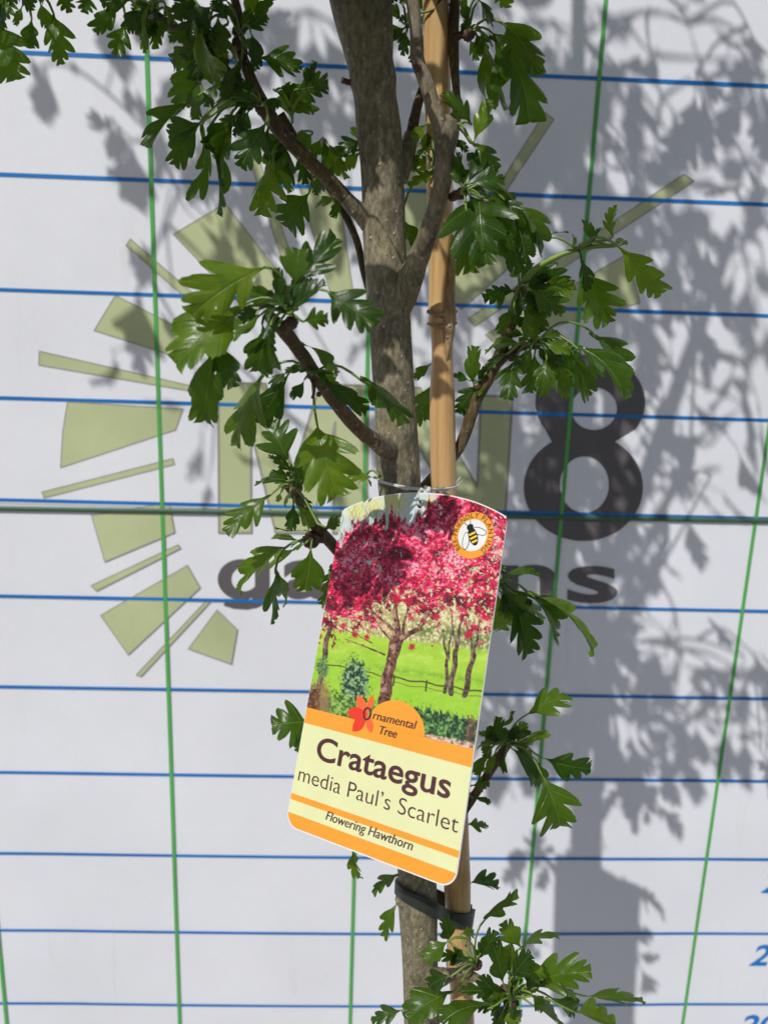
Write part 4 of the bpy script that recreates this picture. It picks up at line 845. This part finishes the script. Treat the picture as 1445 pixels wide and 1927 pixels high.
def bp(x, y): return (bc[0] + br * x, bc[1] + br * y)
ang = math.radians(62); dx, dy = math.cos(ang), math.sin(ang)
def along(t, s): return (bc[0] + br * (-.10 + t * dx - s * dy), bc[1] + br * (-.22 + t * dy + s * dx))
for i, (tx_, sx_, r1, r2, an) in enumerate(((.22, -.34, .33, .13, .25), (.34, .38, .36, .14, 1.55), )):
    c_ = along(tx_, sx_); decal('bee_wing', [ell(c_[0], c_[1], br * (r1 + .03), br * (r2 + .03), 30, an)], BLACK, .00036 + i * .00006); decal('bee_wing', [ell(c_[0], c_[1], br * r1, br * r2, 30, an)], WHITE, .00039 + i * .00006)
c_ = along(.30, 0); decal('bee_body', [ell(c_[0], c_[1], br * .42, br * .21, 36, ang)], BLACK, .00050)
for t in (.18, .36, .54):
    s = .17 * math.sqrt(max(.05, 1 - ((t - .30) / .40) ** 2)); decal('bee_stripe', [[along(t - .045, -s), along(t + .045, -s * .97), along(t + .045, s * .97), along(t - .045, s)]], YEL, .00053)
c_ = along(-.14, 0); decal('bee_head', [ell(c_[0], c_[1], br * .13, br * .16, 24, ang)], BLACK, .00053)
for s in (-.12, .22):
    a, b = np.array(along(-.2, s * .3)), np.array(along(-.46, s)); q = np.array([-(b - a)[1], (b - a)[0]]) * .04
    decal('bee_feeler', [[a - q, b - q, b + q, a + q]], BLACK, .00050)

# white cord tying the label
cord = empty('white_cord', at(798, 918, TY - .02))
tag(cord, 'thin white cord looped round trunk and cane, holding the plant label', 'cord')
hw = TO + W_ * (-.047 * TD) + 0 * TX
def cordp(pts, name='strand', r=.00048):
    P = [at(u, v, TY + d) for u, v, d in pts]; return mobj(name, *tube(P, [r] * len(P), 8, 60, .12, 900), CORD, cord, True)
cordp([(705, 892, .004), (712, 902, -.008), (730, 909, -.0115), (752, 914, -.0125), (778, 918, -.0118), (800, 920, -.010), (820, 920, -.007), (842, 919, -.004), (858, 916, .004), (864, 912, .012)])
cordp([(712, 906, -.006), (735, 912, -.0122), (760, 918, -.0132), (785, 921, -.0128), (801, 922, -.0118), (822, 923, -.006), (845, 922, -.003), (860, 917, .006)])
kn = at(799, 921, TY - .012)
mobj('strand', *tube([kn, kn * .5 + hw * .5 + TN * .004, hw + TN * .0015, hw - TN * .0015, hw - TN * .004 + np.array([0, 0, .004]), kn + np.array([.001, .003, 0])], [.0006] * 6, 8, 50), CORD, cord, True)
mobj('knot', *tube([kn + np.array([-.002, -.001, .0005]), kn + np.array([0, -.0022, -.001]), kn + np.array([.002, -.001, .0006]), kn + np.array([0, .001, .001])], [.0009] * 4, 8, 20, .2, 900), CORD, cord, True)
cordp([(858, 916, .0), (861, 905, -.002), (866, 898, -.003)], r=.0003)
cordp([(860, 916, .0), (866, 910, -.003), (869, 905, -.004)], r=.00025)

# rubber tie lower down
tie = empty('rubber_tie', at(800, 1700, TY - .02))
tag(tie, 'dark green rubber strap binding trunk and cane below the plant label', 'tree tie')
def ribbon(pts, h, mat, par, name, th=.0016):
    C = catmull([np.r_[at(u, v, TY + d), hh] for u, v, d, hh in pts], 70); V = []; Fc = []
    for i, q in enumerate(C):
        hz = pxr(q[3], q[:3]); t = C[min(i + 1, len(C) - 1)][:3] - C[max(i - 1, 0)][:3]; nn = np.cross(t, [0, 0, 1.]); nn /= np.linalg.norm(nn) + 1e-9
        up = np.cross(nn, t); up /= np.linalg.norm(up)
        V += [q[:3] - up * hz, q[:3] + up * hz, q[:3] + up * hz - nn * th * -1, q[:3] - up * hz - nn * th * -1]
        if i:
            a = 4 * i - 4; b = 4 * i
            for k in range(4): Fc.append((a + k, b + k, b + (k + 1) % 4, a + (k + 1) % 4))
    Fc += [(0, 1, 2, 3), (4 * 69 + 3, 4 * 69 + 2, 4 * 69 + 1, 4 * 69)]
    return mobj(name, V, Fc, mat, par)
ribbon([(750, 1664, .006, 12), (750, 1672, -.004, 12), (762, 1682, -.0095, 13), (785, 1694, -.0115, 14), (810, 1707, -.0105, 13), (832, 1720, -.003, 12), (846, 1728, .0035, 14), (866, 1731, .0045, 15), (882, 1730, .009, 15), (887, 1726, .015, 15)], 15, RUBB, tie, 'strap')
ribbon([(752, 1664, .004, 14), (770, 1672, .014, 14), (800, 1680, .018, 14), (850, 1702, .026, 15), (880, 1716, .026, 16), (889, 1722, .014, 17)], 15, RUBB, tie, 'strap')
print('leaves', nleaf, 'spurs', len(spurs), 'crown faces', len(LF))
